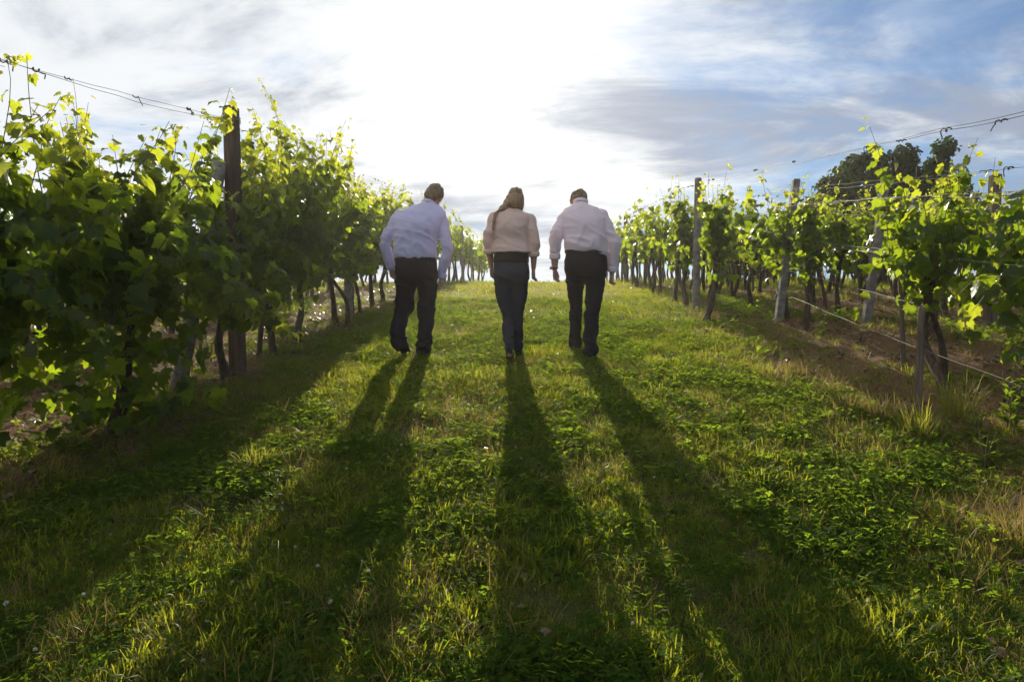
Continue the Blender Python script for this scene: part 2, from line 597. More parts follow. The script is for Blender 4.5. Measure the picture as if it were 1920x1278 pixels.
def vine_plan(rg, top=1.85, low=0.75, width=0.22, span=0.5, shoots=11, leaf=0.115, per_m=15, droop=3, tall=2, trunk_h=0.8, side=1, sprays=(), low_n=1.0):
    """shoots (polylines) and leaves of one vine in its own frame: x across the row, y along it"""
    lines, P, Nn, T, S, Y = [], [], [], [], [], []
    def walk(p, d, length, grav, wob, tipyoung):
        q, pts = np.array(p, float), [np.array(p, float)]
        d = np.array(d, float)
        step = 0.06
        for _ in range(int(length / step)):
            d = d + rg.normal(0, wob, 3) + np.array((0, 0, grav))
            d /= np.linalg.norm(d)
            q = q + d * step
            if q[2] < 0.12:
                break
            pts.append(q.copy())
        pts = np.array(pts)
        lines.append(pts)
        L = len(pts)
        for i in range(1, L):
            f = i / max(L - 1, 1)
            for _ in range(rg.poisson(per_m * step)):
                size = leaf * rg.uniform(0.58, 1.24) * (1.0 - 0.68 * max(0.0, f - 0.72) / 0.28 * tipyoung)
                out = rg.normal(0, 1, 3) * (1.0, 0.9, 0.5)
                out[0] += 0.5 * np.sign(pts[i][0] + rg.normal(0, 0.1))
                out /= np.linalg.norm(out) + 1e-9
                P.append(pts[i] + out * rg.uniform(0.03, 0.12) * (1 - 0.5 * f * tipyoung))
                Nn.append(out * 0.75 + np.array((0, 0, 0.55)) + rg.normal(0, 0.42, 3))
                T.append(out * 0.5 + np.array((0, 0, -0.8)) + rg.normal(0, 0.38, 3))
                S.append(size)
                Y.append(np.clip(1.15 * max(0.0, f - 0.62) / 0.38 * tipyoung + rg.uniform(-0.2, 0.22), 0, 1))
    for i in range(shoots):
        y0 = rg.uniform(-span, span)
        z0 = trunk_h + rg.uniform(-0.08, 0.18)
        h = top * rg.uniform(0.86, 1.06) - z0
        if i < tall:
            h += rg.uniform(0.18, 0.5)
        walk((rg.normal(0, width * 0.35), y0, z0), (rg.normal(0, width * 0.9), rg.normal(0, 0.12), 1), h, 0.02, 0.075, 1.0)
    for i in range(droop):
        y0 = rg.uniform(-span, span)
        sx = side if rg.random() < 0.7 else -side
        walk((sx * width * 0.5, y0, rg.uniform(trunk_h, trunk_h + 0.6)), (sx * 1.0, rg.normal(0, 0.4), 0.6), rg.uniform(0.5, 0.8), -0.16, 0.12, 0.6)
    for p0, d0, L0 in sprays:
        walk(p0, d0, L0, -0.085, 0.06, 0.9)
    # low filling leaves
    n_low = int(shoots * per_m * 0.3 * low_n)
    for _ in range(n_low):
        z = low + (trunk_h + 0.5 - low) * rg.random()
        p = np.array((rg.normal(0, width * 0.8), rg.uniform(-span, span), z))
        out = rg.normal(0, 1, 3) * (1, 0.9, 0.4)
        P.append(p)
        Nn.append(out * 0.7 + (0, 0, 0.5))
        T.append(out * 0.4 + (0, 0, -0.9) + rg.normal(0, 0.3, 3))
        S.append(leaf * rg.uniform(0.7, 1.15))
        Y.append(max(0, rg.uniform(-0.6, 0.35)))
    return lines, np.array(P), leaf_rot(np.array(Nn), np.array(T)), np.array(S), np.array(Y)


def trunk_geo(rg, h=0.8, r=0.038, lean=0.1):
    g = Geo()
    a, b = rg.normal(0, lean, 2), rg.normal(0, lean * 0.6, 2)
    pts = [(a[0] * 0.9, a[1] * 1.3, -0.08), (a[0] * 0.5, a[1] * 0.7, 0.1), (b[0] * 0.5 + a[0] * .3, b[1] * 0.6, h * 0.42), (b[0] * 0.25, b[1] * 0.3 + 0.02, h * 0.75), (0, 0, h)]
    g.tube(pts, [r * 1.5, r * 1.15, r * 0.95, r * 0.9, r * 1.15], seg=9, per=5, rough=0.28, seed=int(rg.integers(1e6)))
    for s in (-1, 1):
        g.tube([(0, 0, h - 0.03), (rg.normal(0, 0.02), s * 0.2, h + 0.09), (rg.normal(0, 0.03), s * 0.48, h + rg.normal(0.08, 0.03))],
               [r * 0.85, r * 0.5, r * 0.3], seg=7, per=4, rough=0.2, seed=int(rg.integers(1e6)))
    if rg.random() < 0.6:
        b2, a2 = rg.normal(0, 0.06, 2), rg.normal(0, 0.14, 2)
        g.tube([(a2[0], a2[1] + 0.12, -0.08), (a2[0] * 0.6 + b2[0], a2[1] * 0.5 + 0.1, h * 0.4), (b2[0] * 0.4, 0.05, h * 0.8), (0.0, 0.03, h + 0.03)],
               [r * 0.9, r * 0.7, r * 0.6, r * 0.6], seg=8, per=5, rough=0.25, seed=int(rg.integers(1e6)))
    return g


VINE_GROUP = 'grapevines trained along the trellis rows'


def near_vine(x, y, label, n_objects, seed, detail='near', r=0.038, lean=0.1, rot=0.0, **kw):
    """a vine with its own trunk, shoots and (up to n_objects) single leaves; the other leaves are one mass"""
    rg = np.random.default_rng(seed)
    z = gzf(x, y)
    t = thing('grapevine', label, 'vine', (x, y, z), VINE_GROUP, rot)
    lines, P, Rm, S, Y = vine_plan(rg, **kw)
    link('trunk', trunk_geo(rg, kw.get('trunk_h', 0.8), r, lean).mesh('trunk', M_BARK), t)
    for L in lines:
        g = Geo()
        k = np.linspace(0, 1, len(L))
        if len(L) > 2:
            g.tube(L[::2] if len(L) > 6 else L, (0.0055 - 0.004 * k)[::2] if len(L) > 6 else 0.0055 - 0.004 * k, seg=5, per=1)
            link('shoot', g.mesh('shoot', M_CANE), t)
    cam_l = np.array((0 - x, 0 - y, 1.57 - z))
    dist = np.linalg.norm(P - cam_l, axis=1) - 0.25 * np.clip(P[:, 2] - 1.3, 0, 1) + rg.uniform(-0.1, 0.1, len(P))
    order = np.argsort(dist - S * 2)
    pick, rest = order[:n_objects], order[n_objects:]
    for i in pick:
        me = LEAVES[3 if Y[i] > 0.8 else 2 if Y[i] > 0.4 else int(rg.integers(0, 2))]
        o = bpy.data.objects.new('leaf', me)
        COL.objects.link(o)
        o.parent = t
        M = Matrix(Rm[i].tolist()).to_4x4() @ Matrix.Scale(S[i], 4)
        M.translation = P[i]
        o.matrix_basis = M
    if len(rest):
        o = link('foliage', scatter_leaves(detail, P[rest], Rm[rest], S[rest], Y[rest], M_LEAF, rg), t)
        o['kind'] = 'stuff'
    return t


FAR = []


def make_far_variants():
    for i in range(9):
        rg = np.random.default_rng(400 + i)
        lines, P, Rm, S, Y = vine_plan(rg, top=1.8, leaf=0.14, per_m=11, shoots=10 + i % 4, droop=1 + i % 3, span=0.30 + 0.03 * (i % 5), width=0.15, low=0.72, trunk_h=0.9)
        fol = scatter_leaves('mid' if i < 5 else 'far', P, Rm, S, Y, M_LEAF, rg)
        tr = trunk_geo(rg, 0.9, 0.034, 0.13).mesh('trunk', M_BARK)
        FAR.append((fol, tr))


make_far_variants()


def far_vine(x, y, label, rg, scale=1.0, variants=None):
    fol, tr = FAR[int(rg.integers(0, len(FAR))) if variants is None else variants]
    t = thing('grapevine', label, 'vine', (x, y, gzf(x, y)), VINE_GROUP, math.pi * int(rg.integers(0, 2)) + rg.normal(0, 0.12))
    t.scale = (1, 1, scale)
    link('trunk', tr, t)
    o = link('foliage', fol, t)
    o['kind'] = 'stuff'
    return t


ORD = ['first', 'second', 'third', 'fourth', 'fifth', 'sixth', 'seventh', 'eighth', 'ninth', 'tenth', 'eleventh', 'twelfth', 'thirteenth',
       'fourteenth', 'fifteenth', 'sixteenth', 'seventeenth', 'eighteenth', 'nineteenth', 'twentieth', 'twenty-first', 'twenty-second', 'twenty-third', 'twenty-fourth']

LX = -3.05
RX = (2.34, 3.35, 4.4, 5.6, 6.8, 8.0, 9.2, 10.4)


def build_vines():
    lush = dict(shoots=24, per_m=25, width=0.31, span=0.64, droop=9, low=0.35, leaf=0.128)
    # left row, near vines
    near_vine(LX - 0.12, 3.6, 'tall dark leafy vine at the left edge with thin shoots above the top wire', 260, 11, top=2.4, tall=4, r=0.03, **{**lush, 'low': 0.25})
    near_vine(LX, 4.8, 'bushy vine at the leaning strut with a leafy spray reaching towards the grass', 260, 12, top=2.3, tall=4, r=0.045, low_n=2.2, sprays=[((0.30, 0.35 + 0.09 * q, 1.15 - 0.06 * q), (1.0, 0.08 * q - 0.1, 0.15), 0.66 + 0.05 * (q % 3)) for q in range(7)], **{**lush, 'low': 0.08, 'droop': 7, 'span': 0.42})
    near_vine(LX + 0.05, 6.15, 'leafy vine right at the foot of the brown braced post', 260, 13, top=2.15, tall=3, **{**lush, 'droop': 3, 'width': 0.2, 'low': 0.6})
    near_vine(LX, 7.3, 'first vine beyond the brown braced post in the left row', 200, 14, top=2.3, tall=2, **{**lush, 'low': 0.6, 'droop': 2, 'width': 0.2})
    near_vine(LX - 0.03, 8.3, 'tallest sunlit vine of the left row, one long shoot arching over its top', 220, 15, top=2.8, tall=3, **{**lush, 'low': 0.65, 'droop': 3, 'width': 0.24})
    near_vine(LX, 9.4, 'vine just past the tallest one in the left row', 140, 16, 'mid', top=2.15, **{**lush, 'low': 0.7, 'droop': 4})
    near_vine(LX, 10.5, 'second vine past the tallest one in the left row', 120, 17, 'mid', top=2.1, **{**lush, 'low': 0.7, 'droop': 4})
    near_vine(LX, 11.6, 'third vine past the tallest one in the left row', 90, 18, 'mid', top=2.0, **{**lush, 'low': 0.75, 'droop': 3})
    near_vine(LX, 12.7, 'vine behind the left elbow of the man in the lavender shirt', 80, 19, 'mid', top=2.25, **{**lush, 'low': 0.75, 'droop': 3})
    rg = np.random.default_rng(90)
    for i in range(18):
        far_vine(LX + rg.normal(0, 0.04), 13.8 + i * 1.12, 'sunlit left-row vine near the crest, %s beyond the man in lavender' % ORD[i], rg, rg.uniform(1.06, 1.22))
    for rx, nm in ((-4.95, 'second'), (-6.8, 'third')):
        for i in range(16):
            far_vine(rx + rg.normal(0, 0.05), 4.6 + i * 1.35, 'shaded vine in the %s row on the left, %s from the near end' % (nm, ORD[i]), rg, rg.uniform(0.95, 1.12))
    # right side
    slim = dict(shoots=12, per_m=17, width=0.13, span=0.24, droop=2, low=0.62, leaf=0.122, trunk_h=0.9)
    near_vine(RX[0] - 0.05, 9.5, 'slim vine in front of the upright pale post at the right grass edge', 150, 31, 'mid', top=2.0, tall=1, **slim)
    near_vine(RX[0], 11.65, 'slim vine with two trunks just behind the upright pale post', 130, 32, 'mid', top=2.1, tall=1, **slim)
    near_vine(RX[0], 12.6, 'second slim vine behind the upright pale post', 90, 33, 'mid', top=1.95, **slim)
    for i in range(14):
        far_vine(RX[0] + rg.normal(0, 0.04), 14.6 + i * 1.2, 'vine of the row along the right grass edge, %s towards the crest' % ORD[i], rg, rg.uniform(1.02, 1.16))
    wide = dict(shoots=16, per_m=17, width=0.19, span=0.36, droop=4, low=0.65, leaf=0.125, trunk_h=0.88)
    near_vine(RX[1] + 0.24, 5.15, 'big leafy vine cut off by the right edge above the tall weeds', 280, 41, top=1.62, tall=1, side=-1, **{**wide, 'low': 0.4, 'droop': 8, 'width': 0.24})
    near_vine(RX[1] - 0.03, 6.15, 'tall bright vine behind the thin stake, its shoots rising against the dark round tree', 280, 42, top=1.95, tall=3, lean=0.2, side=-1, **{**wide, 'width': 0.27, 'shoots': 21})
    near_vine(RX[1], 9.0, 'vine in front of the leaning pale post nearer the path', 180, 43, 'mid', top=1.75, tall=1, side=-1, **slim)
    near_vine(RX[1], 10.0, 'vine around the top of the leaning pale post nearer the path', 160, 44, 'mid', top=1.85, tall=2, side=-1, **slim)
    for i in range(14):
        far_vine(RX[1] + rg.normal(0, 0.04), 11.3 + i * 1.25, 'vine of the second right row, %s beyond the leaning pale post' % ORD[i], rg, rg.uniform(0.98, 1.10))
    near_vine(RX[2] + 0.1, 6.6, 'dense vine behind the big right-edge vine, left of the dark far post', 160, 51, 'mid', top=1.6, side=-1, **wide)
    near_vine(RX[2], 8.2, 'vine at the leaning post beside the tall bright vine', 150, 52, 'mid', top=1.6, side=-1, **wide)
    near_vine(RX[2], 10.6, 'yellow-green vine between the two leaning posts', 150, 53, 'mid', top=1.75, tall=1, side=-1, **wide)
    for i in range(13):
        far_vine(RX[2] + rg.normal(0, 0.04), 11.9 + i * 1.25, 'vine of the third right row, %s beyond the yellow-green one' % ORD[i], rg, rg.uniform(0.96, 1.08))
    for r, y0 in ((3, 7.4), (4, 8.6), (5, 10.4), (6, 12.0), (7, 14.0)):
        for i in range(int((33 - y0) / 1.3)):
            far_vine(RX[r] + rg.normal(0, 0.05), y0 + i * 1.3, 'vine in the crowded %s row of the right vineyard, %s from the near end' % (ORD[r], ORD[i]), rg, rg.uniform(0.94, 1.06))


build_vines()

# ------------------------------------------------------------------ posts, braces, stakes
POST_GROUP = 'trellis posts between the vines'


def post(x, y, h, label, mat, r=0.055, lean=(0.0, 0.0), square=True, name='trellis_post', group=POST_GROUP, cat='post', base=None):
    z = gzf(x, y) if base is None else base
    g = Geo()
    n = 12
    rg = np.random.default_rng(int(abs(x * 100 + y * 1000)))
    prof = [(-0.25, 1.04), (0.02, 1.03), (h * 0.3, 1.0), (h * 0.65, 0.97), (h - 0.04, 0.94), (h - 0.012, 0.90), (h, 0.72)]
    seg = 4 if square else 14
    V, F = [], []
    if square:
        c = 0.16
        base_pts = [(1 - c, -1), (1, -1 + c), (1, 1 - c), (1 - c, 1), (-1 + c, 1), (-1, 1 - c), (-1, -1 + c), (-1 + c, -1)]
    else:
        base_pts = [(math.cos(a), math.sin(a)) for a in np.arange(14) / 14 * 2 * np.pi]
    k = len(base_pts)
    for zz, s in prof:
        for bx, by in base_pts:
            j = 1 + rg.normal(0, 0.018)
            V.append((bx * r * s * j + lean[0] * zz, by * r * s * j + lean[1] * zz, zz))
    for i in range(len(prof) - 1):
        for q in range(k):
            a, b = i * k + q, i * k + (q + 1) % k
            F.append((a, b, b + k, a + k))
    F.append(tuple((len(prof) - 1) * k + q for q in range(k)))
    g.add(np.array(V), F)
    o = thing(name, label, cat, (x, y, z), group, data=g.mesh(name, mat, smooth=not square))
    return o


def build_posts():
    p = post(LX + 0.06, 6.42, 2.55, 'thick brown end post of the left row standing above the leaves', M_DARKWOOD, 0.062, (-0.01, 0.0), True)
    # wire tie on its top
    g = Geo()
    a = np.linspace(0, 2 * np.pi * 2.2, 40)
    g.tube(np.stack([np.cos(a) * 0.083 - 0.023, np.sin(a) * 0.083, 2.40 + a * 0.0035], 1), [0.004] * 40, seg=5, per=1)
    link('wire_tie', g.mesh('wire_tie', M_WIRE), p)
    # strut leaning on the end post from the near side
    x0, y0 = LX - 0.18, 5.72
    zb = gzf(x0, y0)
    top = np.array((LX - 0.02, 6.30, gzf(LX, 6.42) + 2.0))
    g = Geo()
    g.tube([(0, 0, -0.15), (top[0] - x0, top[1] - y0, top[2] - zb)], [0.072, 0.062], seg=8, per=1, flat=0.9, round_end=False)
    thing('brace_strut', 'pale leaning strut propping the brown end post', 'strut', (x0, y0, zb), data=g.mesh('brace_strut', M_CONCRETE))
    for i, (y, lab) in enumerate(((10.0, 'first pale post past the brown one in the left row'), (14.6, 'pale post behind the man in lavender'),
                                  (19.2, 'pale post in the left row right of the man in lavender'), (23.6, 'small far post in the left row near the crest'))):
        post(LX + 0.1, y, 2.0, lab, M_CONCRETE, 0.05, (random.uniform(-.03, .03), random.uniform(-.03, .03)))
    post(RX[0], 11.0, 2.12, 'upright pale post at the right grass edge with one slim vine in front', M_CONCRETE, 0.058, (0.008, 0.0), False)
    post(RX[0] + 0.02, 21.0, 2.08, 'small distant post right of the man in white, near the crest', M_WOOD, 0.06, (-0.01, 0), False)
    post(3.22, 9.75, 2.0, 'leaning pale post of the second right row', M_CONCRETE, 0.050, (0.125, 0.05), True)
    post(4.28, 9.45, 1.95, 'leaning pale post left of the tall bright vine', M_CONCRETE, 0.050, (0.12, 0.02), True)
    post(5.86, 9.4, 2.0, 'dark square post between the two big vines at the right', M_WOOD, 0.062, (0.01, 0.0), True)
    post(6.9, 13.5, 1.9, 'grey post deep in the right vineyard', M_CONCRETE, 0.055, (0.05, 0.02), True)
    post(2.74, 5.2, 0.80, 'short thin wooden stake at the edge of the weeds', M_WOOD, 0.026, (0.03, 0.02), False, 'stake', None, 'stake')
    post(3.42, 6.75, 1.0, 'thin stake behind the tall bright vine trunk', M_WOOD, 0.022, (-0.05, 0.02), False, 'stake', None, 'stake')


build_posts()

# ------------------------------------------------------------------ wires
def wire(x, h, y0, y1, label, r=0.0028, sag=0.03, twin=False, tendrils=0, supports=None, seed=0, dx=0.0, mat=None):
    mat = mat or M_DARKWIRE
    rg = np.random.default_rng(seed)
    ys = np.linspace(y0, y1, int((y1 - y0) / 0.25) + 2)
    sup = np.array(supports if supports else np.arange(y0, y1 + 5, 5.0))
    span_f = np.interp(ys, sup, np.arange(len(sup)))
    fr = span_f - np.floor(span_f)
    z = gz(np.full_like(ys, x), ys) * 0 + SLOPE * ys - drop(ys) + h - sag * 4 * fr * (1 - fr)
    z += rg.normal(0, 0.004, len(ys))
    xx = x + dx * (ys - y0) + rg.normal(0, 0.004, len(ys))
    base = np.array((xx[0], ys[0], z[0]))
    P = np.stack([xx, ys, z], 1) - base
    g = Geo()
    g.tube(P, [r * 0.5] * len(P), seg=6, per=1)
    o = thing('trellis_wire', label, 'wire', tuple(base), 'trellis wires stretched along the rows', data=None)
    link('strand', g.mesh('strand', mat), o)
    if twin:
        g = Geo()
        Q = P + np.stack([0.012 * np.cos(ys * 2.3), 0 * ys, 0.03 * np.sin(np.pi * fr * 2) - 0.012], 1)
        g.tube(Q, [r * 0.55] * len(Q), seg=6, per=1)
        link('strand', g.mesh('strand', mat), o)
    if tendrils:
        g = Geo()
        for _ in range(tendrils):
            i = int(rg.integers(1, len(P) - 1))
            c = P[i]
            L = rg.uniform(0.05, 0.14)
            a = np.linspace(0, rg.uniform(8, 16), 14)
            rad = rg.uniform(0.006, 0.012)
            pts = np.stack([c[0] + rad * np.cos(a), c[1] + (a / a[-1] - 0.5) * L, c[2] + (a / a[-1] - 0.5) * L * SLOPE + rad * np.sin(a)], 1)
            if rg.random() < 0.4:
                pts[-3:, 2] -= np.array((0.01, 0.025, 0.05))
            g.tube(pts, [0.0035] * 14, seg=4, per=1)
        t = link('dried_tendrils', g.mesh('dried_tendrils', M_TENDRIL), o)
        t['kind'] = 'stuff'
    return o


def build_wires():
    wire(LX + 0.02, 2.42, 2.0, 6.42, 'top wire running to the brown end post above the left vines', 0.0032, 0.03, True, 14, [2.0, 6.42], 1)
    wire(LX + 0.02, 2.24, 6.42, 30, 'top wire of the left row beyond the brown end post', 0.0028, 0.05, False, 30, None, 2)
    wire(LX - 0.02, 1.78, 2.0, 30, 'middle wire half hidden in the left row leaves', 0.0028, 0.04, False, 10, None, 3)
    wire(LX + 0.02, 0.85, 2.0, 30, 'lower wire of the left row carrying the canes', 0.0028, 0.02, False, 0, None, 4)
    s = [1.0, 11.0, 21.0, 31.0]
    wire(RX[0], 2.03, 1.0, 31, 'highest wire on the right, running over the pale post tops', 0.0035, 0.05, True, 60, s, 5)
    wire(RX[0] + 0.03, 1.66, 1.0, 31, 'second wire from the top along the right grass edge', 0.003, 0.07, True, 36, s, 6)
    wire(RX[1], 1.86, 1.5, 30, 'top wire of the second right row, crossing before the dark tree', 0.003, 0.05, True, 40, [1.5, 9.75, 18, 30], 7)
    wire(RX[1] + 0.02, 1.55, 1.5, 30, 'upper middle wire of the second right row', 0.003, 0.05, True, 24, [1.5, 9.75, 18, 30], 8)
    wire(RX[1] - 0.04, 1.17, 1.5, 16, 'bright level wire across the middle of the right vines', 0.0035, 0.05, True, 0, [1.5, 9.75, 18], 9, mat=M_WIRE)
    wire(RX[1] - 0.06, 0.74, 1.5, 16, 'bright sagging wire below the leaves of the right vines', 0.0038, 0.06, False, 0, [1.5, 9.75, 18], 10, mat=M_WIRE)
    wire(RX[1] - 0.08, 0.42, 1.5, 9.75, 'lowest bright wire crossing in front of the stake', 0.0035, 0.12, False, 0, [1.5, 9.75], 11, mat=M_WIRE)
    wire(RX[2], 1.72, 2.0, 28, 'top wire of the third right row', 0.0028, 0.05, True, 24, [2.0, 9.45, 18, 28], 12)
    wire(RX[3], 1.72, 3.0, 28, 'top wire at the dark square post', 0.0028, 0.04, True, 24, [3.0, 9.4, 18, 28], 13)
    wire(RX[3], 1.38, 3.0, 28, 'second wire at the dark square post', 0.0028, 0.04, False, 12, [3.0, 9.4, 18, 28], 14)


build_wires()

# ------------------------------------------------------------------ far tree and bush
def tree(x, y, h, cw, label, seed, n_leaf=9000, leaf=0.13, name='broadleaf_tree', low=0.25, base_r=0.14):
    rg = np.random.default_rng(seed)
    z = gzf(x, y)
    t = thing(name, label, 'tree', (x, y, z))
    g = Geo()
    g.tube([(0, 0, -0.2), (0.05, 0, h * 0.2), (-0.03, 0.04, h * 0.45), (0.05, 0, h * 0.75)], [base_r * 1.3, base_r, base_r * 0.75, base_r * 0.3], seg=10, per=5, rough=0.1)
    link('trunk', g.mesh('trunk', M_BARK), t)
    centres = []
    for i in range(15):
        a = i * 2.4 + rg.uniform(-0.4, 0.4)
        f = rg.uniform(0, 1)
        zz = h * (low + (0.92 - low) * f)
        rad = cw * 0.5 * (0.35 + 0.65 * math.sin(math.pi * (0.18 + 0.68 * f))) * rg.uniform(0.7, 1.05)
        tip = np.array((math.cos(a) * rad, math.sin(a) * rad, zz))
        g = Geo()
        s0 = np.array((0, 0, h * (0.2 + 0.5 * f * 0.8)))
        mid = (s0 + tip) / 2 + np.array((0, 0, 0.15))
        g.tube([s0, mid, tip], [base_r * 0.45, base_r * 0.25, 0.012], seg=6, per=4)
        link('limb', g.mesh('limb', M_BARK), t)
        for k in range(5):
            centres.append((tip * rg.uniform(0.55, 1.08) * (1, 1, 1) + rg.normal(0, cw * 0.05, 3), cw * rg.uniform(0.07, 0.135)))
    for k in range(60):
        dv = rg.normal(0, 1, 3)
        dv = dv / np.linalg.norm(dv) * rg.uniform(0.45, 0.95)
        centres.append((np.array((dv[0] * cw * 0.46, dv[1] * cw * 0.46, h * (0.56 + 0.42 * dv[2]))), cw * rg.uniform(0.07, 0.12)))
    C = np.array([c for c, _ in centres])
    W = np.array([w for _, w in centres])
    i = rg.integers(0, len(C), n_leaf)
    dirs = rg.normal(0, 1, (n_leaf, 3))
    dirs /= np.linalg.norm(dirs, axis=1)[:, None]
    P = C[i] + dirs * (W[i] * rg.random(n_leaf) ** 0.45)[:, None] * (1, 1, 0.8)
    Rm = leaf_rot(dirs + rg.normal(0, 0.6, (n_leaf, 3)) + (0, 0, 0.5), rg.normal(0, 0.6, (n_leaf, 3)) + (0, 0, -0.6))
    S = leaf * rg.uniform(0.6, 1.25, n_leaf)
    link('crown', scatter_leaves('far', P, Rm, S, rg.random(n_leaf) * 0.4, M_TREE, rg, 'crown'), t)
    return t


tree(10.7, 22.5, 4.3, 4.7, 'dark round tree rising behind the right vine rows', 61, 30000, 0.15)
tree(18.0, 25.0, 1.9, 4.2, 'low dark tree at the right edge behind the vines', 62, 11000, 0.16, low=0.1)
tree(9.6, 33.0, 3.0, 2.8, 'small dark bush far behind the vines near the crest', 63, 6500, 0.17, name='bush', low=0.1)

# ------------------------------------------------------------------ people
def cloth(name, a, b, rough=0.8, trans=0.0, scale=9, weave=True):
    m, n, out = new_mat(name)
    tc = n.new('ShaderNodeTexCoord').outputs['Object']
    f = n.noise(tc, scale, 4, 0.6)
    p = n.new('ShaderNodeBsdfPrincipled')
    n.put(p.inputs['Base Color'], n.mix(f, a, b))
    p.inputs['Roughness'].default_value = rough
    p.inputs['Specular IOR Level'].default_value = 0.15
    bp = n.new('ShaderNodeBump')
    bp.inputs['Strength'].default_value = 0.25
    bp.inputs['Distance'].default_value = 0.004
    n.put(bp.inputs['Height'], n.noise(tc, 60, 4, 0.7))
    n.put(p.inputs['Normal'], bp.outputs[0])
    sh = p.outputs[0]
    if trans:
        tr = n.new('ShaderNodeBsdfTranslucent')
        n.put(tr.inputs['Color'], b)
        mx = n.new('ShaderNodeMixShader')
        mx.inputs[0].default_value = trans
        n.t.links.new(sh, mx.inputs[1])
        n.t.links.new(tr.outputs[0], mx.inputs[2])
        sh = mx.outputs[0]
    n.t.links.new(sh, out.inputs[0])
    return m


M_SKIN = solid('skin', (0.42, 0.23, 0.16), (0.52, 0.30, 0.21), 18, 0.5, 0.05, spec=0.35)
M_SHIRT_L = cloth('lavender_shirt', (0.66, 0.63, 0.88), (0.74, 0.71, 0.93), trans=0.3)
M_SHIRT_W = cloth('white_shirt', (0.88, 0.75, 0.81), (0.92, 0.81, 0.86), trans=0.3)
M_BLAZER = cloth('beige_blazer', (0.70, 0.47, 0.39), (0.78, 0.55, 0.46), trans=0.08)
M_TROUSER = cloth('dark_trousers', (0.011, 0.009, 0.012), (0.019, 0.015, 0.019))
M_TROUSER2 = cloth('black_trousers', (0.009, 0.008, 0.011), (0.016, 0.014, 0.018))
M_JEANS = cloth('grey_jeans', (0.034, 0.031, 0.040), (0.058, 0.053, 0.064))
M_BLACKTOP = cloth('black_top', (0.02, 0.014, 0.012), (0.03, 0.022, 0.018))
M_HAIR = solid('brown_hair', (0.065, 0.036, 0.015), (0.17, 0.098, 0.040), 70, 0.55, 0.6, stretch=(1, 1, 0.18), spec=0.4, bdist=0.004)
M_HAIR2 = solid('long_brown_hair', (0.15, 0.08, 0.036), (0.31, 0.18, 0.085), 80, 0.5, 0.7, stretch=(1, 1, 0.10), spec=0.4, bdist=0.005)
M_LEATHER = solid('dark_leather', (0.016, 0.012, 0.010), (0.030, 0.022, 0.018), 40, 0.4, 0.2, spec=0.45)
M_BROWNSHOE = solid('brown_leather', (0.09, 0.042, 0.028), (0.14, 0.068, 0.042), 30, 0.42, 0.2, spec=0.45)
M_SOLE = solid('shoe_sole', (0.035, 0.03, 0.028), (0.06, 0.05, 0.045), 30, 0.8, 0.2)
M_STEEL = solid('watch_metal', (0.35, 0.34, 0.33), (0.5, 0.49, 0.47), 50, 0.3, 0.0, spec=0.6)


def skin_surface(g, name, mat, parent, voxel=0.007, smooth=4, fold=None, seed=0):
    """one closed continuous surface grown over the overlapping volumes in g"""
    me0 = g.mesh(name, None)
    tmp = bpy.data.objects.new('tmp_surface', me0)
    COL.objects.link(tmp)
    md = tmp.modifiers.new('a', 'REMESH')
    md.mode = 'VOXEL'
    md.voxel_size = voxel
    md.use_smooth_shade = True
    sm = tmp.modifiers.new('b', 'SMOOTH')
    sm.factor = 0.5
    sm.iterations = smooth
    dg = bpy.context.evaluated_depsgraph_get()
    me = bpy.data.meshes.new_from_object(tmp.evaluated_get(dg))
    bpy.data.objects.remove(tmp)
    bpy.data.meshes.remove(me0)
    me.name = name
    if fold:
        k = len(me.vertices)
        co = np.empty(k * 3, np.float32)
        no = np.empty(k * 3, np.float32)
        me.vertices.foreach_get('co', co)
        me.vertex_normals.foreach_get('vector', no)
        co, no = co.reshape(-1, 3), no.reshape(-1, 3)
        co = co + no * fold(co)[:, None]
        ed = np.empty(len(me.edges) * 2, np.int32)
        me.edges.foreach_get('vertices', ed)
        ed = ed.reshape(-1, 2)
        deg = np.bincount(ed.ravel(), minlength=k)[:, None].clip(1)
        for _ in range(2):
            acc = np.zeros_like(co)
            np.add.at(acc, ed[:, 0], co[ed[:, 1]])
            np.add.at(acc, ed[:, 1], co[ed[:, 0]])
            co = co * 0.5 + 0.5 * acc / deg
        me.vertices.foreach_set('co', co.ravel())
        me.update()
    me.materials.clear()
    me.materials.append(mat)
    me.polygons.foreach_set('use_smooth', np.ones(len(me.polygons), bool))
    return link(name, me, parent)


def ridged(u, v, seed):
    return 1.6 * (1 - np.abs(2 * fbm(u, v, 2, seed) - 1) * 2).clip(0, 1) ** 1.3 - 0.35


def shirt_folds(amp, seed, waist=1.1):
    def f(c):
        x, y, z = c[:, 0], c[:, 1], c[:, 2]
        a = ridged(x * 3.2 + z * 2.0 + 5, z * 11 + x * 3.5 + y * 4, seed)
        b = ridged(x * 7 - z * 4, z * 6 + x * 5 + y * 6 + 3, seed + 7)
        w = 0.55 + 0.75 * np.exp(-((z - waist - 0.12) / 0.13) ** 2)
        return amp * (0.55 * a + 0.6 * b - 0.3) * w
    return f


def trouser_folds(amp, seed, hem=0.1, knee=0.5):
    def f(c):
        x, y, z = c[:, 0], c[:, 1], c[:, 2]
        a = ridged(x * 5 + y * 5, z * 13 + x * 4, seed)
        b = ridged(x * 12 + 3, z * 3 + y * 3, seed + 3)
        w = 0.4 + 0.9 * np.exp(-((z - hem - 0.07) / 0.10) ** 2) + 0.7 * np.exp(-((z - knee) / 0.10) ** 2) + 0.4 * np.exp(-((z - 0.78) / 0.09) ** 2)
        return amp * (0.75 * a + 0.35 * b - 0.3) * w
    return f


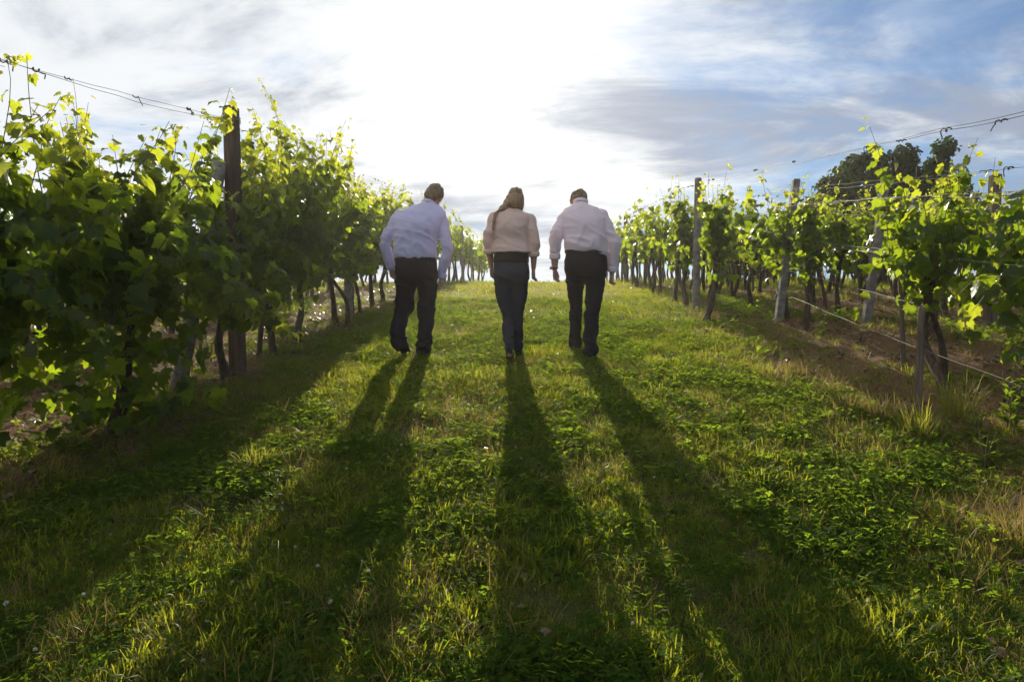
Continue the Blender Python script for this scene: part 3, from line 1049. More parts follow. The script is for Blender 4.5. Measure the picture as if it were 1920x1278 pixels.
def rot_m(rx, ry, rz):
    return np.array(Euler((R(rx), R(ry), R(rz)), 'XYZ').to_matrix())


def head_into(g, c, M, neck_base, s=1.0, neck_r=0.055):
    c = np.array(c, float)
    def b(p, r, Mr=None):
        MM = M if Mr is None else M @ Mr
        g.ball(c + M @ (np.array(p) * s), np.array(r) * s, MM)
    b((0, -0.012, 0.025), (0.074, 0.095, 0.092))
    b((0, 0.035, -0.035), (0.060, 0.062, 0.078))
    b((0, 0.055, -0.085), (0.040, 0.042, 0.034))
    b((0, 0.100, -0.022), (0.012, 0.020, 0.030))
    b((0, 0.106, -0.040), (0.017, 0.016, 0.013))
    b((0, 0.082, 0.012), (0.052, 0.018, 0.012))
    b((0, 0.088, -0.072), (0.024, 0.012, 0.006))
    b((0, 0.086, -0.083), (0.021, 0.012, 0.006))
    for sx in (-1, 1):
        b((sx * 0.032, 0.077, -0.008), (0.015, 0.014, 0.011))
        b((sx * 0.079, -0.004, -0.015), (0.010, 0.021, 0.033), rot_m(0, 0, sx * 18))
        b((sx * 0.083, -0.012, 0.000), (0.008, 0.016, 0.018), rot_m(0, 0, sx * 25))
    top = c + M @ np.array((0, -0.02, -0.05)) * s
    g.tube([np.array(neck_base) + (0, 0, -0.06), neck_base, (np.array(neck_base) + top) / 2, top], [neck_r * 1.25, neck_r * 1.05, neck_r, neck_r], seg=16, per=3)


def hand_into(g, wrist, fwd, thumb, curl=35.0, s=1.0, spread=1.0):
    """palm, four unequal bent fingers and a thumb; fwd along the hand, thumb towards the thumb side"""
    w = np.array(wrist, float)
    f = np.array(fwd, float)
    f /= np.linalg.norm(f)
    t = np.array(thumb, float)
    t -= f * np.dot(f, t)
    t /= np.linalg.norm(t)
    n = np.cross(f, t)          # palm normal is chosen towards the body by the caller through the thumb direction
    if n[1] < -0.95:
        n = -n
    g.tube([w - f * 0.03, w + f * 0.02, w + f * 0.055, w + f * 0.092 * s], [0.026, 0.034, 0.041, 0.039], seg=14, per=3, flat=0.42, ref=tuple(n))
    L = (0.068, 0.077, 0.072, 0.056)
    for k in range(4):
        off = (1.5 - k) * 0.0205 * spread * s
        root = w + f * (0.075 + (0.006 if k in (1, 2) else 0)) * s + t * off
        p, d, pts = root, f.copy() + t * (1.5 - k) * 0.06, [root]
        ang = 0
        for q, fr in enumerate((0.44, 0.32, 0.24)):
            ang += R(curl) * (0.55 if q == 0 else 0.85)
            dd = d * math.cos(ang) + n * math.sin(ang)
            dd /= np.linalg.norm(dd)
            p = p + dd * L[k] * s * fr
            pts.append(p)
        g.tube(pts, [0.0098, 0.0092, 0.0085, 0.0074], seg=9, per=3)
    r0 = w + f * 0.022 * s + t * 0.026
    g.tube([r0, r0 + f * 0.025 * s + t * 0.020 + n * 0.006, r0 + f * 0.052 * s + t * 0.024 + n * 0.016, r0 + f * 0.072 * s + t * 0.018 + n * 0.024],
           [0.0145, 0.0125, 0.0105, 0.0085], seg=9, per=3)


def shoe(parent, heel, toe, mat, w=0.046, heel_h=0.085, sole=M_SOLE, name='shoe'):
    """a shoe lying along heel -> toe (both on the sole), with its sole as a sub-part"""
    h, t = np.array(heel, float), np.array(toe, float)
    d = t - h
    L = np.linalg.norm(d)
    d /= L
    side = np.array((1.0, 0, 0)) - d * d[0]
    side /= np.linalg.norm(side)
    up = np.cross(side, d)
    def at(a, b):
        return h + d * a * L + up * b
    g = Geo()
    prof = [(0.04, 0.036, 0.030), (0.14, 0.044, 0.036), (0.32, 0.045, 0.038), (0.52, 0.040, 0.043), (0.74, 0.032, 0.046), (0.90, 0.024, 0.037), (0.98, 0.018, 0.020)]
    P, V, F, seg = [], [], [], 14
    for a, hh, ww in prof:
        c = at(a, hh + 0.008)
        for k in range(seg):
            an = 2 * np.pi * k / seg
            V.append(c + side * math.cos(an) * ww * w / 0.046 + up * max(math.sin(an), -0.9) * hh)
    m = len(prof)
    for i in range(m - 1):
        for k in range(seg):
            a, b = i * seg + k, i * seg + (k + 1) % seg
            F.append((a, b, b + seg, a + seg))
    F += [tuple(range(seg - 1, -1, -1)), tuple((m - 1) * seg + k for k in range(seg))]
    g.add(np.array(V), F)
    g.tube([at(0.16, 0.03), at(0.17, heel_h)], [0.037, 0.034], seg=14, per=2)
    o = skin_surface(g, name, mat, parent, 0.006, 3)
    g = Geo()
    V, F = [], []
    out = [(0.0, 0.0), (0.02, 0.022), (0.12, 0.033), (0.35, 0.033), (0.72, 0.045), (0.90, 0.036), (1.0, 0.012)]
    pts = out + [(a, -b) for a, b in out[::-1]]
    for bb in (-0.004, 0.014):
        for a, s in pts:
            V.append(at(a, bb) + side * s * w / 0.046)
    k = len(pts)
    F = [tuple(range(k)), tuple(range(2 * k - 1, k - 1, -1))]
    for i in range(k):
        F.append((i, k + i, k + (i + 1) % k, (i + 1) % k))
    g.add(np.array(V), F)
    link('sole', g.mesh('sole', sole, smooth=False), o)
    return o


def band(parent, name, mat, c, rx, ry, h, M=None, thick=0.006, seg=32, expo=2.3, skip=None):
    """an open ring of cloth or leather: belt, collar, cuff, strap"""
    g = Geo()
    V, F = [], []
    M = np.eye(3) if M is None else M
    prof = [(0, 0), (thick, 0.15), (thick, 0.85), (0, 1.0), (-thick, 0.85), (-thick, 0.15)]
    for k in range(seg):
        a = 2 * np.pi * k / seg
        ca, sa = math.cos(a), math.sin(a)
        ux = math.copysign(abs(ca) ** (2 / expo), ca)
        uy = math.copysign(abs(sa) ** (2 / expo), sa)
        for dr, dz in prof:
            V.append(np.array(c) + M @ np.array((ux * (rx + dr), uy * (ry + dr), dz * h)))
    q = len(prof)
    for k in range(seg):
        for j in range(q):
            a, b = k * q + j, k * q + (j + 1) % q
            F.append((a, ((k + 1) % seg) * q + j, ((k + 1) % seg) * q + (j + 1) % q, b))
    g.add(np.array(V), F)
    return link(name, g.mesh(name, mat), parent)


def hair_noise(amp, seed):
    def f(c):
        return amp * (fbm(c[:, 0] * 70 + c[:, 1] * 40, c[:, 2] * 14 + c[:, 1] * 20, 3, seed) - 0.45)
    return f


PEOPLE = 'people walking up the grass way'


def eyes_on(root, c, M):
    for sx in (-1, 1):
        g = Geo()
        g.ball(np.array(c) + M @ np.array((sx * 0.032, 0.085, -0.008)), (0.010, 0.009, 0.008), M, 10, 6)
        link('eye', g.mesh('eye', M_STEEL), root)


def man_left():
    x0, y0 = -1.425, 7.25
    z0 = gzf(x0, y0)
    t = thing('person', 'person in lavender shirt and dark trousers stooping along, hands at pockets, head tilted', 'person', (x0, y0, z0), PEOPLE)
    M = rot_m(-38, 14, -8)
    hc = (0.165, 0.225, 1.685)
    neck = (0.118, 0.145, 1.565)
    LS, LE, LW = (-0.175, 0.085, 1.475), (-0.312, 0.005, 1.195), (-0.268, 0.075, 0.945)
    RS, RE, RW = (0.268, 0.085, 1.43), (0.345, 0.0, 1.135), (0.262, 0.075, 0.845)
    Lh, Lk, La = (-0.092, 0.0, 0.90), (-0.140, 0.10, 0.515), (-0.150, -0.12, 0.235)
    Rh, Rk, Ra = (0.110, 0.0, 0.90), (0.112, 0.06, 0.50), (0.070, 0.085, 0.10)
    b = Geo()
    b.loft([(0.02, 0, 0.82, 0.15, 0.10), (0.015, 0, 1.0, 0.17, 0.11), (0.01, 0.01, 1.2, 0.16, 0.10), (0.035, 0.06, 1.4, 0.2, 0.11), (0.075, 0.11, 1.51, 0.16, 0.08), (0.11, 0.14, 1.58, 0.06, 0.055)])
    head_into(b, hc, M, neck, 1.08, 0.058)
    for S, E, W in ((LS, LE, LW), (RS, RE, RW)):
        b.tube([S, E, W], [0.055, 0.043, 0.029], seg=12, per=6)
    hand_into(b, LW, (0.10, 0.12, -1), (0.35, 1, 0), 30)
    hand_into(b, RW, (-0.28, 0.10, -1), (-0.3, 1, 0), 20)
    for H, K, A in ((Lh, Lk, La), (Rh, Rk, Ra)):
        b.tube([H, K, A], [0.082, 0.058, 0.038], seg=12, per=6)
    skin_surface(b, 'body', M_SKIN, t, 0.006, 3)
    t.scale = (1.03, 1.03, 1.03)
    eyes_on(t, hc, M)
    # short hair
    h = Geo()
    hcv = np.array(hc)
    h.ball(hcv + M @ np.array((0, -0.030, 0.040)), (0.094, 0.106, 0.104), M)
    h.ball(hcv + M @ np.array((0, -0.062, -0.015)), (0.084, 0.062, 0.086), M)
    h.ball(hcv + M @ np.array((0.0, 0.045, 0.085)), (0.062, 0.055, 0.042), M)
    skin_surface(h, 'hair', M_HAIR, t, 0.006, 2, hair_noise(0.032, 4))
    # shirt
    s = Geo()
    s.loft([(0.012, -0.005, 1.015, 0.205, 0.135), (0.010, -0.005, 1.06, 0.226, 0.150), (0.008, -0.005, 1.16, 0.222, 0.146), (0.008, 0.0, 1.28, 0.232, 0.150),
            (0.030, 0.03, 1.39, 0.262, 0.150), (0.050, 0.07, 1.475, 0.272, 0.130), (0.072, 0.105, 1.545, 0.215, 0.098), (0.098, 0.13, 1.590, 0.125, 0.078), (0.115, 0.145, 1.615, 0.070, 0.066)])
    for S, E, W, r in ((LS, LE, LW, 1.0), (RS, RE, RW, 1.0)):
        S, E, W = map(np.array, (S, E, W))
        s.tube([S + (0.03 if S[0] < 0 else -0.03, 0, 0.0), S, (S + E) / 2 + (0, -0.015, 0), E, (E + W) / 2 + (0, -0.008, 0), W],
               [0.058, 0.068, 0.065, 0.060, 0.054, 0.046], seg=18, per=5)
    skin_surface(s, 'shirt', M_SHIRT_L, t, 0.008, 5, shirt_folds(0.014, 31, 1.10))
    band(t, 'collar', M_SHIRT_L, (0.114, 0.140, 1.590), 0.068, 0.066, 0.040, rot_m(-30, 12, 0), 0.007)
    for W, tilt in ((LW, (8, 8, 0)), (RW, (4, 20, 0))):
        band(t, 'cuff', M_SHIRT_L, (W[0], W[1], W[2] - 0.02), 0.047, 0.047, 0.06, rot_m(*tilt), 0.005, 20)
    # trousers
    p = Geo()
    p.loft([(0.012, 0, 1.035, 0.200, 0.132), (0.014, 0, 0.98, 0.212, 0.142), (0.020, -0.01, 0.90, 0.222, 0.152), (0.020, -0.01, 0.82, 0.215, 0.145), (0.012, 0, 0.74, 0.17, 0.10)])
    p.tube([Lh, (-0.112, 0.06, 0.72), Lk, (-0.168, 0.0, 0.37), La, (-0.122, -0.125, 0.125)], [0.118, 0.106, 0.092, 0.084, 0.080, 0.076], seg=20, per=5)
    p.tube([Rh, (0.118, 0.04, 0.70), Rk, (0.098, 0.075, 0.30), Ra, (0.066, 0.085, 0.045)], [0.122, 0.102, 0.084, 0.080, 0.082, 0.086], seg=20, per=5)
    skin_surface(p, 'trousers', M_TROUSER, t, 0.008, 9, trouser_folds(0.020, 41, 0.08))
    band(t, 'belt', M_LEATHER, (0.012, 0, 1.002), 0.209, 0.140, 0.034, None, 0.006)
    gl, gr = gzf(x0 - 0.1, y0) - z0, gzf(x0 + 0.07, y0 + 0.2) - z0
    shoe(t, (-0.135, -0.155, gl + 0.175), (-0.092, 0.05, gl + 0.004), M_LEATHER)
    shoe(t, (0.068, 0.04, gzf(x0 + .07, y0 + .04) - z0 + 0.004), (0.085, 0.31, gzf(x0 + .07, y0 + .31) - z0 + 0.006), M_LEATHER)


def woman():
    x0, y0 = -0.392, 7.02
    z0 = gzf(x0, y0)
    t = thing('person', 'person with long brown hair, beige blazer and tight dark jeans, between two shirted walkers', 'person', (x0, y0, z0), PEOPLE)
    M = rot_m(-22, -2, 6)
    hc = (0.052, 0.085, 1.615)
    neck = (0.030, 0.055, 1.505)
    LS, LE, LW = (-0.162, 0.02, 1.435), (-0.212, -0.015, 1.205), (-0.196, 0.07, 0.945)
    RS, RE, RW = (0.195, 0.02, 1.405), (0.240, -0.015, 1.165), (0.232, 0.05, 0.925)
    Lh, Lk, La = (-0.072, 0, 0.86), (-0.030, 0.05, 0.455), (-0.008, -0.10, 0.135)
    Rh, Rk, Ra = (0.092, 0, 0.86), (0.062, 0.10, 0.455), (0.075, 0.20, 0.10)
    b = Geo()
    b.loft([(0.01, 0, 0.8, 0.14, 0.09), (0.012, 0, 0.95, 0.15, 0.10), (0.01, 0.0, 1.2, 0.125, 0.085), (0.012, 0.01, 1.36, 0.15, 0.09), (0.02, 0.03, 1.46, 0.12, 0.06), (0.028, 0.05, 1.52, 0.045, 0.045)])
    head_into(b, hc, M, neck, 0.94, 0.046)
    for S, E, W in ((LS, LE, LW), (RS, RE, RW)):
        b.tube([S, E, (np.array(E) + W) / 2, W], [0.042, 0.036, 0.034, 0.024], seg=12, per=5)
    hand_into(b, LW, (0.10, 0.16, -1), (0.3, 1, 0.1), 28, 0.92)
    hand_into(b, RW, (-0.02, 0.10, -1), (-0.3, 1, 0.1), 34, 0.92)
    for H, K, A in ((Lh, Lk, La), (Rh, Rk, Ra)):
        b.tube([H, K, A], [0.072, 0.045, 0.031], seg=12, per=6)
    b.ball((-0.004, -0.06, 0.075), (0.032, 0.07, 0.032))
    b.ball((0.075, 0.24, 0.085), (0.032, 0.07, 0.032))
    skin_surface(b, 'body', M_SKIN, t, 0.0055, 3)
    t.scale = (1.03, 1.03, 1.03)
    eyes_on(t, hc, M)
    # long hair: crown, fall behind, strand gathered over the left shoulder
    h = Geo()
    hv = np.array(hc)
    h.ball(hv + M @ np.array((0, -0.018, 0.035)), (0.079, 0.098, 0.088), M)
    h.loft([(0.045, 0.00, 1.515, 0.045, 0.030), (0.046, 0.005, 1.56, 0.074, 0.055), (0.050, 0.03, 1.61, 0.084, 0.080), (0.052, 0.055, 1.66, 0.080, 0.080)], seg=18, per=4)
    h.tube([(-0.005, 0.04, 1.63), (-0.035, 0.015, 1.56), (-0.085, -0.005, 1.51), (-0.128, 0.02, 1.475), (-0.150, 0.085, 1.40)], [0.045, 0.044, 0.036, 0.030, 0.026], seg=12, per=4, flat=0.8)
    h.tube([(-0.105, -0.035, 1.505), (-0.150, -0.075, 1.44), (-0.158, -0.105, 1.34), (-0.160, -0.112, 1.24)], [0.018, 0.020, 0.016, 0.006], seg=10, per=4, flat=0.6)
    h.tube([(0.095, 0.01, 1.62), (0.112, 0.015, 1.56), (0.108, 0.03, 1.50)], [0.03, 0.026, 0.012], seg=10, per=4)
    skin_surface(h, 'hair', M_HAIR2, t, 0.006, 3, hair_noise(0.024, 9))
    # blazer
    s = Geo()
    s.loft([(0.012, -0.01, 1.075, 0.210, 0.142), (0.012, -0.005, 1.11, 0.200, 0.135), (0.008, 0, 1.21, 0.168, 0.115), (0.006, 0, 1.32, 0.178, 0.116),
            (0.010, 0.01, 1.40, 0.190, 0.114), (0.014, 0.025, 1.455, 0.182, 0.094), (0.022, 0.038, 1.495, 0.115, 0.074), (0.028, 0.05, 1.53, 0.062, 0.058)], expo=2.4)
    for S, E, W in ((LS, LE, LW), (RS, RE, RW)):
        S, E, W = map(np.array, (S, E, W))
        end = E + (W - E) * 0.40
        s.tube([S + (0.03 if S[0] < 0 else -0.03, 0, 0.0), S, (S + E) / 2 + (0, -0.012, 0), E, end], [0.050, 0.057, 0.055, 0.053, 0.049], seg=18, per=5)
    skin_surface(s, 'blazer', M_BLAZER, t, 0.008, 4, shirt_folds(0.013, 51, 1.15))
    for E, W in ((LE, LW), (RE, RW)):
        E, W = np.array(E), np.array(W)
        c = E + (W - E) * 0.36
        band(t, 'rolled_cuff', M_BLAZER, (c[0], c[1], c[2] - 0.035), 0.050, 0.050, 0.05, rot_m(15, -5, 0), 0.009, 20)
    band(t, 'collar', M_BLAZER, (0.027, 0.046, 1.500), 0.062, 0.060, 0.040, rot_m(-18, 0, 0), 0.009)
    k = Geo()
    k.loft([(0.012, 0, 0.975, 0.180, 0.128), (0.012, 0, 1.02, 0.178, 0.126), (0.012, 0, 1.10, 0.165, 0.112), (0.012, 0, 1.2, 0.14, 0.09)])
    skin_surface(k, 'top', M_BLACKTOP, t, 0.009, 3, shirt_folds(0.008, 5, 0.9))
    # jeans
    p = Geo()
    p.loft([(0.012, 0, 1.00, 0.168, 0.116), (0.012, -0.01, 0.93, 0.178, 0.130), (0.012, -0.02, 0.86, 0.183, 0.138), (0.012, -0.01, 0.79, 0.172, 0.120), (0.012, 0, 0.74, 0.13, 0.08)])
    p.tube([Lh, (-0.055, 0.03, 0.66), Lk, (-0.020, -0.02, 0.30), La], [0.102, 0.090, 0.060, 0.058, 0.042], seg=18, per=6)
    p.tube([Rh, (0.080, 0.05, 0.66), Rk, (0.066, 0.13, 0.30), Ra], [0.102, 0.092, 0.062, 0.058, 0.042], seg=18, per=6)
    skin_surface(p, 'jeans', M_JEANS, t, 0.007, 8, trouser_folds(0.011, 61, 0.1, 0.46))
    gl = gzf(x0, y0) - z0
    shoe(t, (-0.006, -0.125, gl + 0.085), (0.0, 0.075, gl + 0.002), M_LEATHER, 0.040, 0.05)
    shoe(t, (0.075, 0.165, gzf(x0, y0 + .17) - z0 + 0.004), (0.088, 0.395, gzf(x0, y0 + .4) - z0 + 0.006), M_LEATHER, 0.040, 0.05)


def man_right():
    x0, y0 = 0.392, 7.1
    z0 = gzf(x0, y0)
    t = thing('person', 'person in a white shirt with sleeves pushed up, head bowed, rightmost of three walkers', 'person', (x0, y0, z0), PEOPLE)
    M = rot_m(-52, 2, 2)
    hc = (-0.070, 0.205, 1.612)
    neck = (-0.058, 0.115, 1.525)
    LS, LE, LW = (-0.208, 0.05, 1.425), (-0.312, -0.02, 1.205), (-0.318, 0.04, 0.915)
    RS, RE, RW = (0.150, 0.05, 1.445), (0.272, -0.01, 1.16), (0.262, 0.07, 0.88)
    Lh, Lk, La = (-0.105, 0.01, 0.92), (-0.098, 0.22, 0.56), (-0.088, 0.42, 0.17)
    Rh, Rk, Ra = (0.088, 0, 0.92), (0.062, 0.04, 0.53), (0.040, -0.10, 0.145)
    b = Geo()
    b.loft([(0, 0, 0.82, 0.14, 0.10), (0, 0, 1.0, 0.165, 0.11), (-0.01, 0.01, 1.2, 0.16, 0.10), (-0.02, 0.04, 1.38, 0.19, 0.11), (-0.04, 0.08, 1.48, 0.15, 0.08), (-0.055, 0.11, 1.54, 0.06, 0.055)])
    head_into(b, hc, M, neck, 1.06, 0.058)
    for S, E, W in ((LS, LE, LW), (RS, RE, RW)):
        b.tube([S, E, (np.array(E) + W) / 2, W], [0.055, 0.046, 0.042, 0.030], seg=12, per=5)
    hand_into(b, LW, (0.06, 0.12, -1), (0.45, 1, 0.1), 34)
    hand_into(b, RW, (-0.12, 0.08, -1), (-0.2, 1, 0.1), 52)
    for H, K, A in ((Lh, Lk, La), (Rh, Rk, Ra)):
        b.tube([H, K, A], [0.080, 0.056, 0.038], seg=12, per=6)
    skin_surface(b, 'body', M_SKIN, t, 0.0055, 3)
    t.scale = (1.03, 1.03, 1.03)
    eyes_on(t, hc, M)
    h = Geo()
    hv = np.array(hc)
    h.ball(hv + M @ np.array((0, -0.022, 0.035)), (0.087, 0.102, 0.098), M)
    h.ball(hv + M @ np.array((0, -0.056, -0.012)), (0.070, 0.050, 0.066), M)
    skin_surface(h, 'hair', M_HAIR, t, 0.006, 2, hair_noise(0.018, 14))
    s = Geo()
    s.loft([(-0.010, -0.005, 1.075, 0.196, 0.130), (-0.012, -0.012, 1.12, 0.210, 0.150), (-0.014, -0.012, 1.20, 0.212, 0.154), (-0.018, 0.0, 1.31, 0.214, 0.150),
            (-0.026, 0.02, 1.40, 0.222, 0.142), (-0.036, 0.05, 1.470, 0.214, 0.118), (-0.046, 0.08, 1.530, 0.155, 0.092), (-0.055, 0.105, 1.570, 0.085, 0.072), (-0.058, 0.115, 1.595, 0.066, 0.064)])
    s.tube([(0.03, -0.02, 1.14), (0.13, -0.03, 1.10), (0.185, -0.02, 1.065)], [0.10, 0.09, 0.045], seg=14, per=4)
    for S, E, W, f in ((LS, LE, LW, 0.52), (RS, RE, RW, 0.80)):
        S, E, W = map(np.array, (S, E, W))
        end = E + (W - E) * f
        s.tube([S + (0.03 if S[0] < 0 else -0.03, 0, 0.0), S, (S + E) / 2 + (0, -0.018, 0), E, (E + end) / 2, end], [0.060, 0.070, 0.070, 0.067, 0.062, 0.052], seg=18, per=5)
    skin_surface(s, 'shirt', M_SHIRT_W, t, 0.008, 5, shirt_folds(0.014, 71, 1.12))
    band(t, 'collar', M_SHIRT_W, (-0.058, 0.108, 1.565), 0.066, 0.064, 0.042, rot_m(-34, 0, 0), 0.007)
    for E, W, f in ((LE, LW, 0.50), (RE, RW, 0.80)):
        E, W = np.array(E), np.array(W)
        c = E + (W - E) * f
        band(t, 'cuff', M_SHIRT_W, (c[0], c[1], c[2] - 0.05), 0.050, 0.050, 0.06, rot_m(8, 0, 0), 0.006, 20)
    wp = np.array(LW)
    wt = band(t, 'watch', M_LEATHER, (wp[0], wp[1], wp[2] - 0.002), 0.031, 0.029, 0.022, rot_m(5, 0, 0), 0.004, 20)
    g = Geo()
    g.tube([wp + (-0.030, -0.012, 0.009), wp + (-0.040, -0.014, 0.009)], [0.017, 0.017], seg=14, per=1)
    link('watch_case', g.mesh('watch_case', M_STEEL), wt)
    p = Geo()
    p.loft([(-0.010, 0, 1.10, 0.190, 0.128), (-0.008, 0, 1.04, 0.206, 0.142), (-0.006, -0.01, 0.96, 0.214, 0.152), (-0.006, -0.01, 0.88, 0.205, 0.145), (-0.006, 0, 0.80, 0.165, 0.10)])
    p.tube([Lh, (-0.106, 0.12, 0.74), Lk, (-0.094, 0.34, 0.36), La, (-0.086, 0.43, 0.11)], [0.108, 0.090, 0.070, 0.066, 0.066, 0.068], seg=20, per=5)
    p.tube([Rh, (0.082, 0.03, 0.73), Rk, (0.050, -0.02, 0.33), Ra, (0.038, -0.105, 0.085)], [0.115, 0.098, 0.078, 0.072, 0.072, 0.072], seg=20, per=5)
    skin_surface(p, 'trousers', M_TROUSER2, t, 0.008, 9, trouser_folds(0.018, 81, 0.1))
    band(t, 'belt', M_LEATHER, (-0.009, 0, 1.064), 0.204, 0.140, 0.034, None, 0.006)
    shoe(t, (0.036, -0.155, gzf(x0, y0 - .15) - z0 + 0.085), (0.052, 0.095, gzf(x0, y0 + .1) - z0 + 0.004), M_BROWNSHOE, 0.05)
    shoe(t, (-0.092, 0.395, gzf(x0, y0 + .4) - z0 + 0.02), (-0.105, 0.665, gzf(x0, y0 + .67) - z0 + 0.03), M_BROWNSHOE, 0.05)


man_left()
woman()
man_right()


# ------------------------------------------------------------------ grass, clover, weeds, litter
def blade_set(rg, n, h, spread, lean, w, young=0.0, curl=0.5):
    """n grass blades as tapered bent strips"""
    V, F, va, yo, k = [], [], [], [], 0
    for _ in range(n):
        a = rg.uniform(0, 2 * np.pi)
        r = spread * math.sqrt(rg.random())
        p = np.array((math.cos(a) * r, math.sin(a) * r, -0.01))
        b = rg.uniform(0, 2 * np.pi) if rg.random() < 0.4 else a + rg.normal(0, 0.5)
        d = np.array((math.cos(b), math.sin(b), 0))
        side = np.array((-d[1], d[0], 0))
        c = rg.uniform(0, 2 * np.pi)
        side = side * math.cos(c) + d * math.sin(c) * 0.6
        L = h * rg.uniform(0.55, 1.25)
        ln = lean * rg.uniform(0.3, 1.6)
        ww = w * rg.uniform(0.7, 1.3)
        v, y = rg.random(), np.clip(young + rg.uniform(-0.15, 0.15), 0, 1)
        for f, s in ((0, 0.8), (0.4, 1.0), (0.75, 0.7)):
            q = p + np.array((0, 0, L * f * (1 - 0.25 * f * ln))) + d * L * ln * (f ** (1 + curl)) * 0.8
            V += [q - side * ww * s, q + side * ww * s]
        V.append(p + np.array((0, 0, L * (1 - 0.38 * ln))) + d * L * ln * 0.85)
        F += [(k, k + 1, k + 3), (k, k + 3, k + 2), (k + 2, k + 3, k + 5), (k + 2, k + 5, k + 4), (k + 4, k + 5, k + 6)]
        va += [v] * 7
        yo += [y] * 7
        k += 7
    return np.array(V), np.array(F), va, yo


def clover_set(rg, n, h, spread, size):
    V, F, va, k = [], [], [], 0
    for _ in range(n):
        a = rg.uniform(0, 2 * np.pi)
        r = spread * math.sqrt(rg.random())
        hh = h * rg.uniform(0.4, 1.15)
        c = np.array((math.cos(a) * r * 1.3, math.sin(a) * r * 1.3, hh))
        foot = np.array((math.cos(a) * r, math.sin(a) * r, 0))
        tilt = np.array((rg.normal(0, 0.35), rg.normal(0, 0.35), 1))
        tilt /= np.linalg.norm(tilt)
        u = np.cross(tilt, (0.3, 1, 0.1))
        u /= np.linalg.norm(u)
        w = np.cross(tilt, u)
        v = rg.random()
        s = size * rg.uniform(0.7, 1.25)
        a0 = rg.uniform(0, 2)
        V += [foot - (0.001, 0, 0), foot + (0.001, 0, 0), c]
        F.append((k, k + 1, k + 2))
        va += [v] * 3
        k += 3
        for j in range(3):
            b = a0 + j * 2.094
            d = u * math.cos(b) + w * math.sin(b)
            e = -u * math.sin(b) + w * math.cos(b)
            V += [c, c + d * s * 0.55 + e * s * 0.48 + tilt * s * 0.16, c + d * s * 1.05 + e * s * 0.30 + tilt * s * 0.05, c + d * s * 1.05 - e * s * 0.30 + tilt * s * 0.05, c + d * s * 0.55 - e * s * 0.48 + tilt * s * 0.16]
            F += [(k, k + 1, k + 2), (k, k + 2, k + 3), (k, k + 3, k + 4)]
            va += [v] * 5
            k += 5
    return np.array(V), np.array(F), va, [0.0] * len(V)


def rosette(rg, n, L, w):
    V, F, va, yo, k = [], [], [], [], 0
    for i in range(n):
        a = i * 2.4 + rg.normal(0, 0.3)
        d = np.array((math.cos(a), math.sin(a), 0))
        e = np.array((-d[1], d[0], 0))
        l = L * rg.uniform(0.6, 1.15)
        up = rg.uniform(0.35, 0.95)
        v = rg.random()
        for f, s in ((0.05, 0.25), (0.4, 0.8), (0.7, 1.0)):
            q = d * l * f + np.array((0, 0, l * (up * f - 0.75 * up * f * f)))
            V += [q - e * w * s + (0, 0, w * s * 0.3), q + e * w * s + (0, 0, w * s * 0.3)]
        V.append(d * l + np.array((0, 0, l * up * 0.25)))
        F += [(k, k + 1, k + 3), (k, k + 3, k + 2), (k + 2, k + 3, k + 5), (k + 2, k + 5, k + 4), (k + 4, k + 5, k + 6)]
        va += [v] * 7
        yo += [rg.uniform(0, 0.5)] * 7
        k += 7
    return np.array(V), np.array(F), va, yo


def bloom(rg, h=0.09, r=0.011):
    g = Geo()
    g.tube([(0, 0, 0), (0.006, 0.002, h * 0.6), (0.004, 0.006, h)], [0.0011, 0.001, 0.001], seg=4, per=1)
    return g, (0.004, 0.006, h + r * 0.6), r


def source(coll, name, data, mat):
    me = tri_mesh(name, data[0], data[1], mat, {'var': data[2], 'young': data[3]})
    o = bpy.data.objects.new(name, me)
    coll.objects.link(o)


def scatter_group(coll):
    ng = bpy.data.node_groups.new('scatter_' + coll.name, 'GeometryNodeTree')
    ng.interface.new_socket('Geometry', in_out='INPUT', socket_type='NodeSocketGeometry')
    ng.interface.new_socket('Geometry', in_out='OUTPUT', socket_type='NodeSocketGeometry')
    gi = ng.nodes.new('NodeGroupInput')
    go = ng.nodes.new('NodeGroupOutput')
    iop = ng.nodes.new('GeometryNodeInstanceOnPoints')
    ci = ng.nodes.new('GeometryNodeCollectionInfo')
    ci.inputs['Collection'].default_value = coll
    ci.inputs['Separate Children'].default_value = True
    ci.inputs['Reset Children'].default_value = True
    iop.inputs['Pick Instance'].default_value = True
    L = ng.links.new
    L(gi.outputs[0], iop.inputs['Points'])
    L(ci.outputs[0], iop.inputs['Instance'])
    for nm, typ, sock in (('pick', 'INT', 'Instance Index'), ('turn', 'FLOAT_VECTOR', 'Rotation'), ('grow', 'FLOAT_VECTOR', 'Scale')):
        na = ng.nodes.new('GeometryNodeInputNamedAttribute')
        na.data_type = typ
        na.inputs['Name'].default_value = nm
        L(na.outputs['Attribute'], iop.inputs[sock])
    L(iop.outputs[0], go.inputs[0])
    return ng


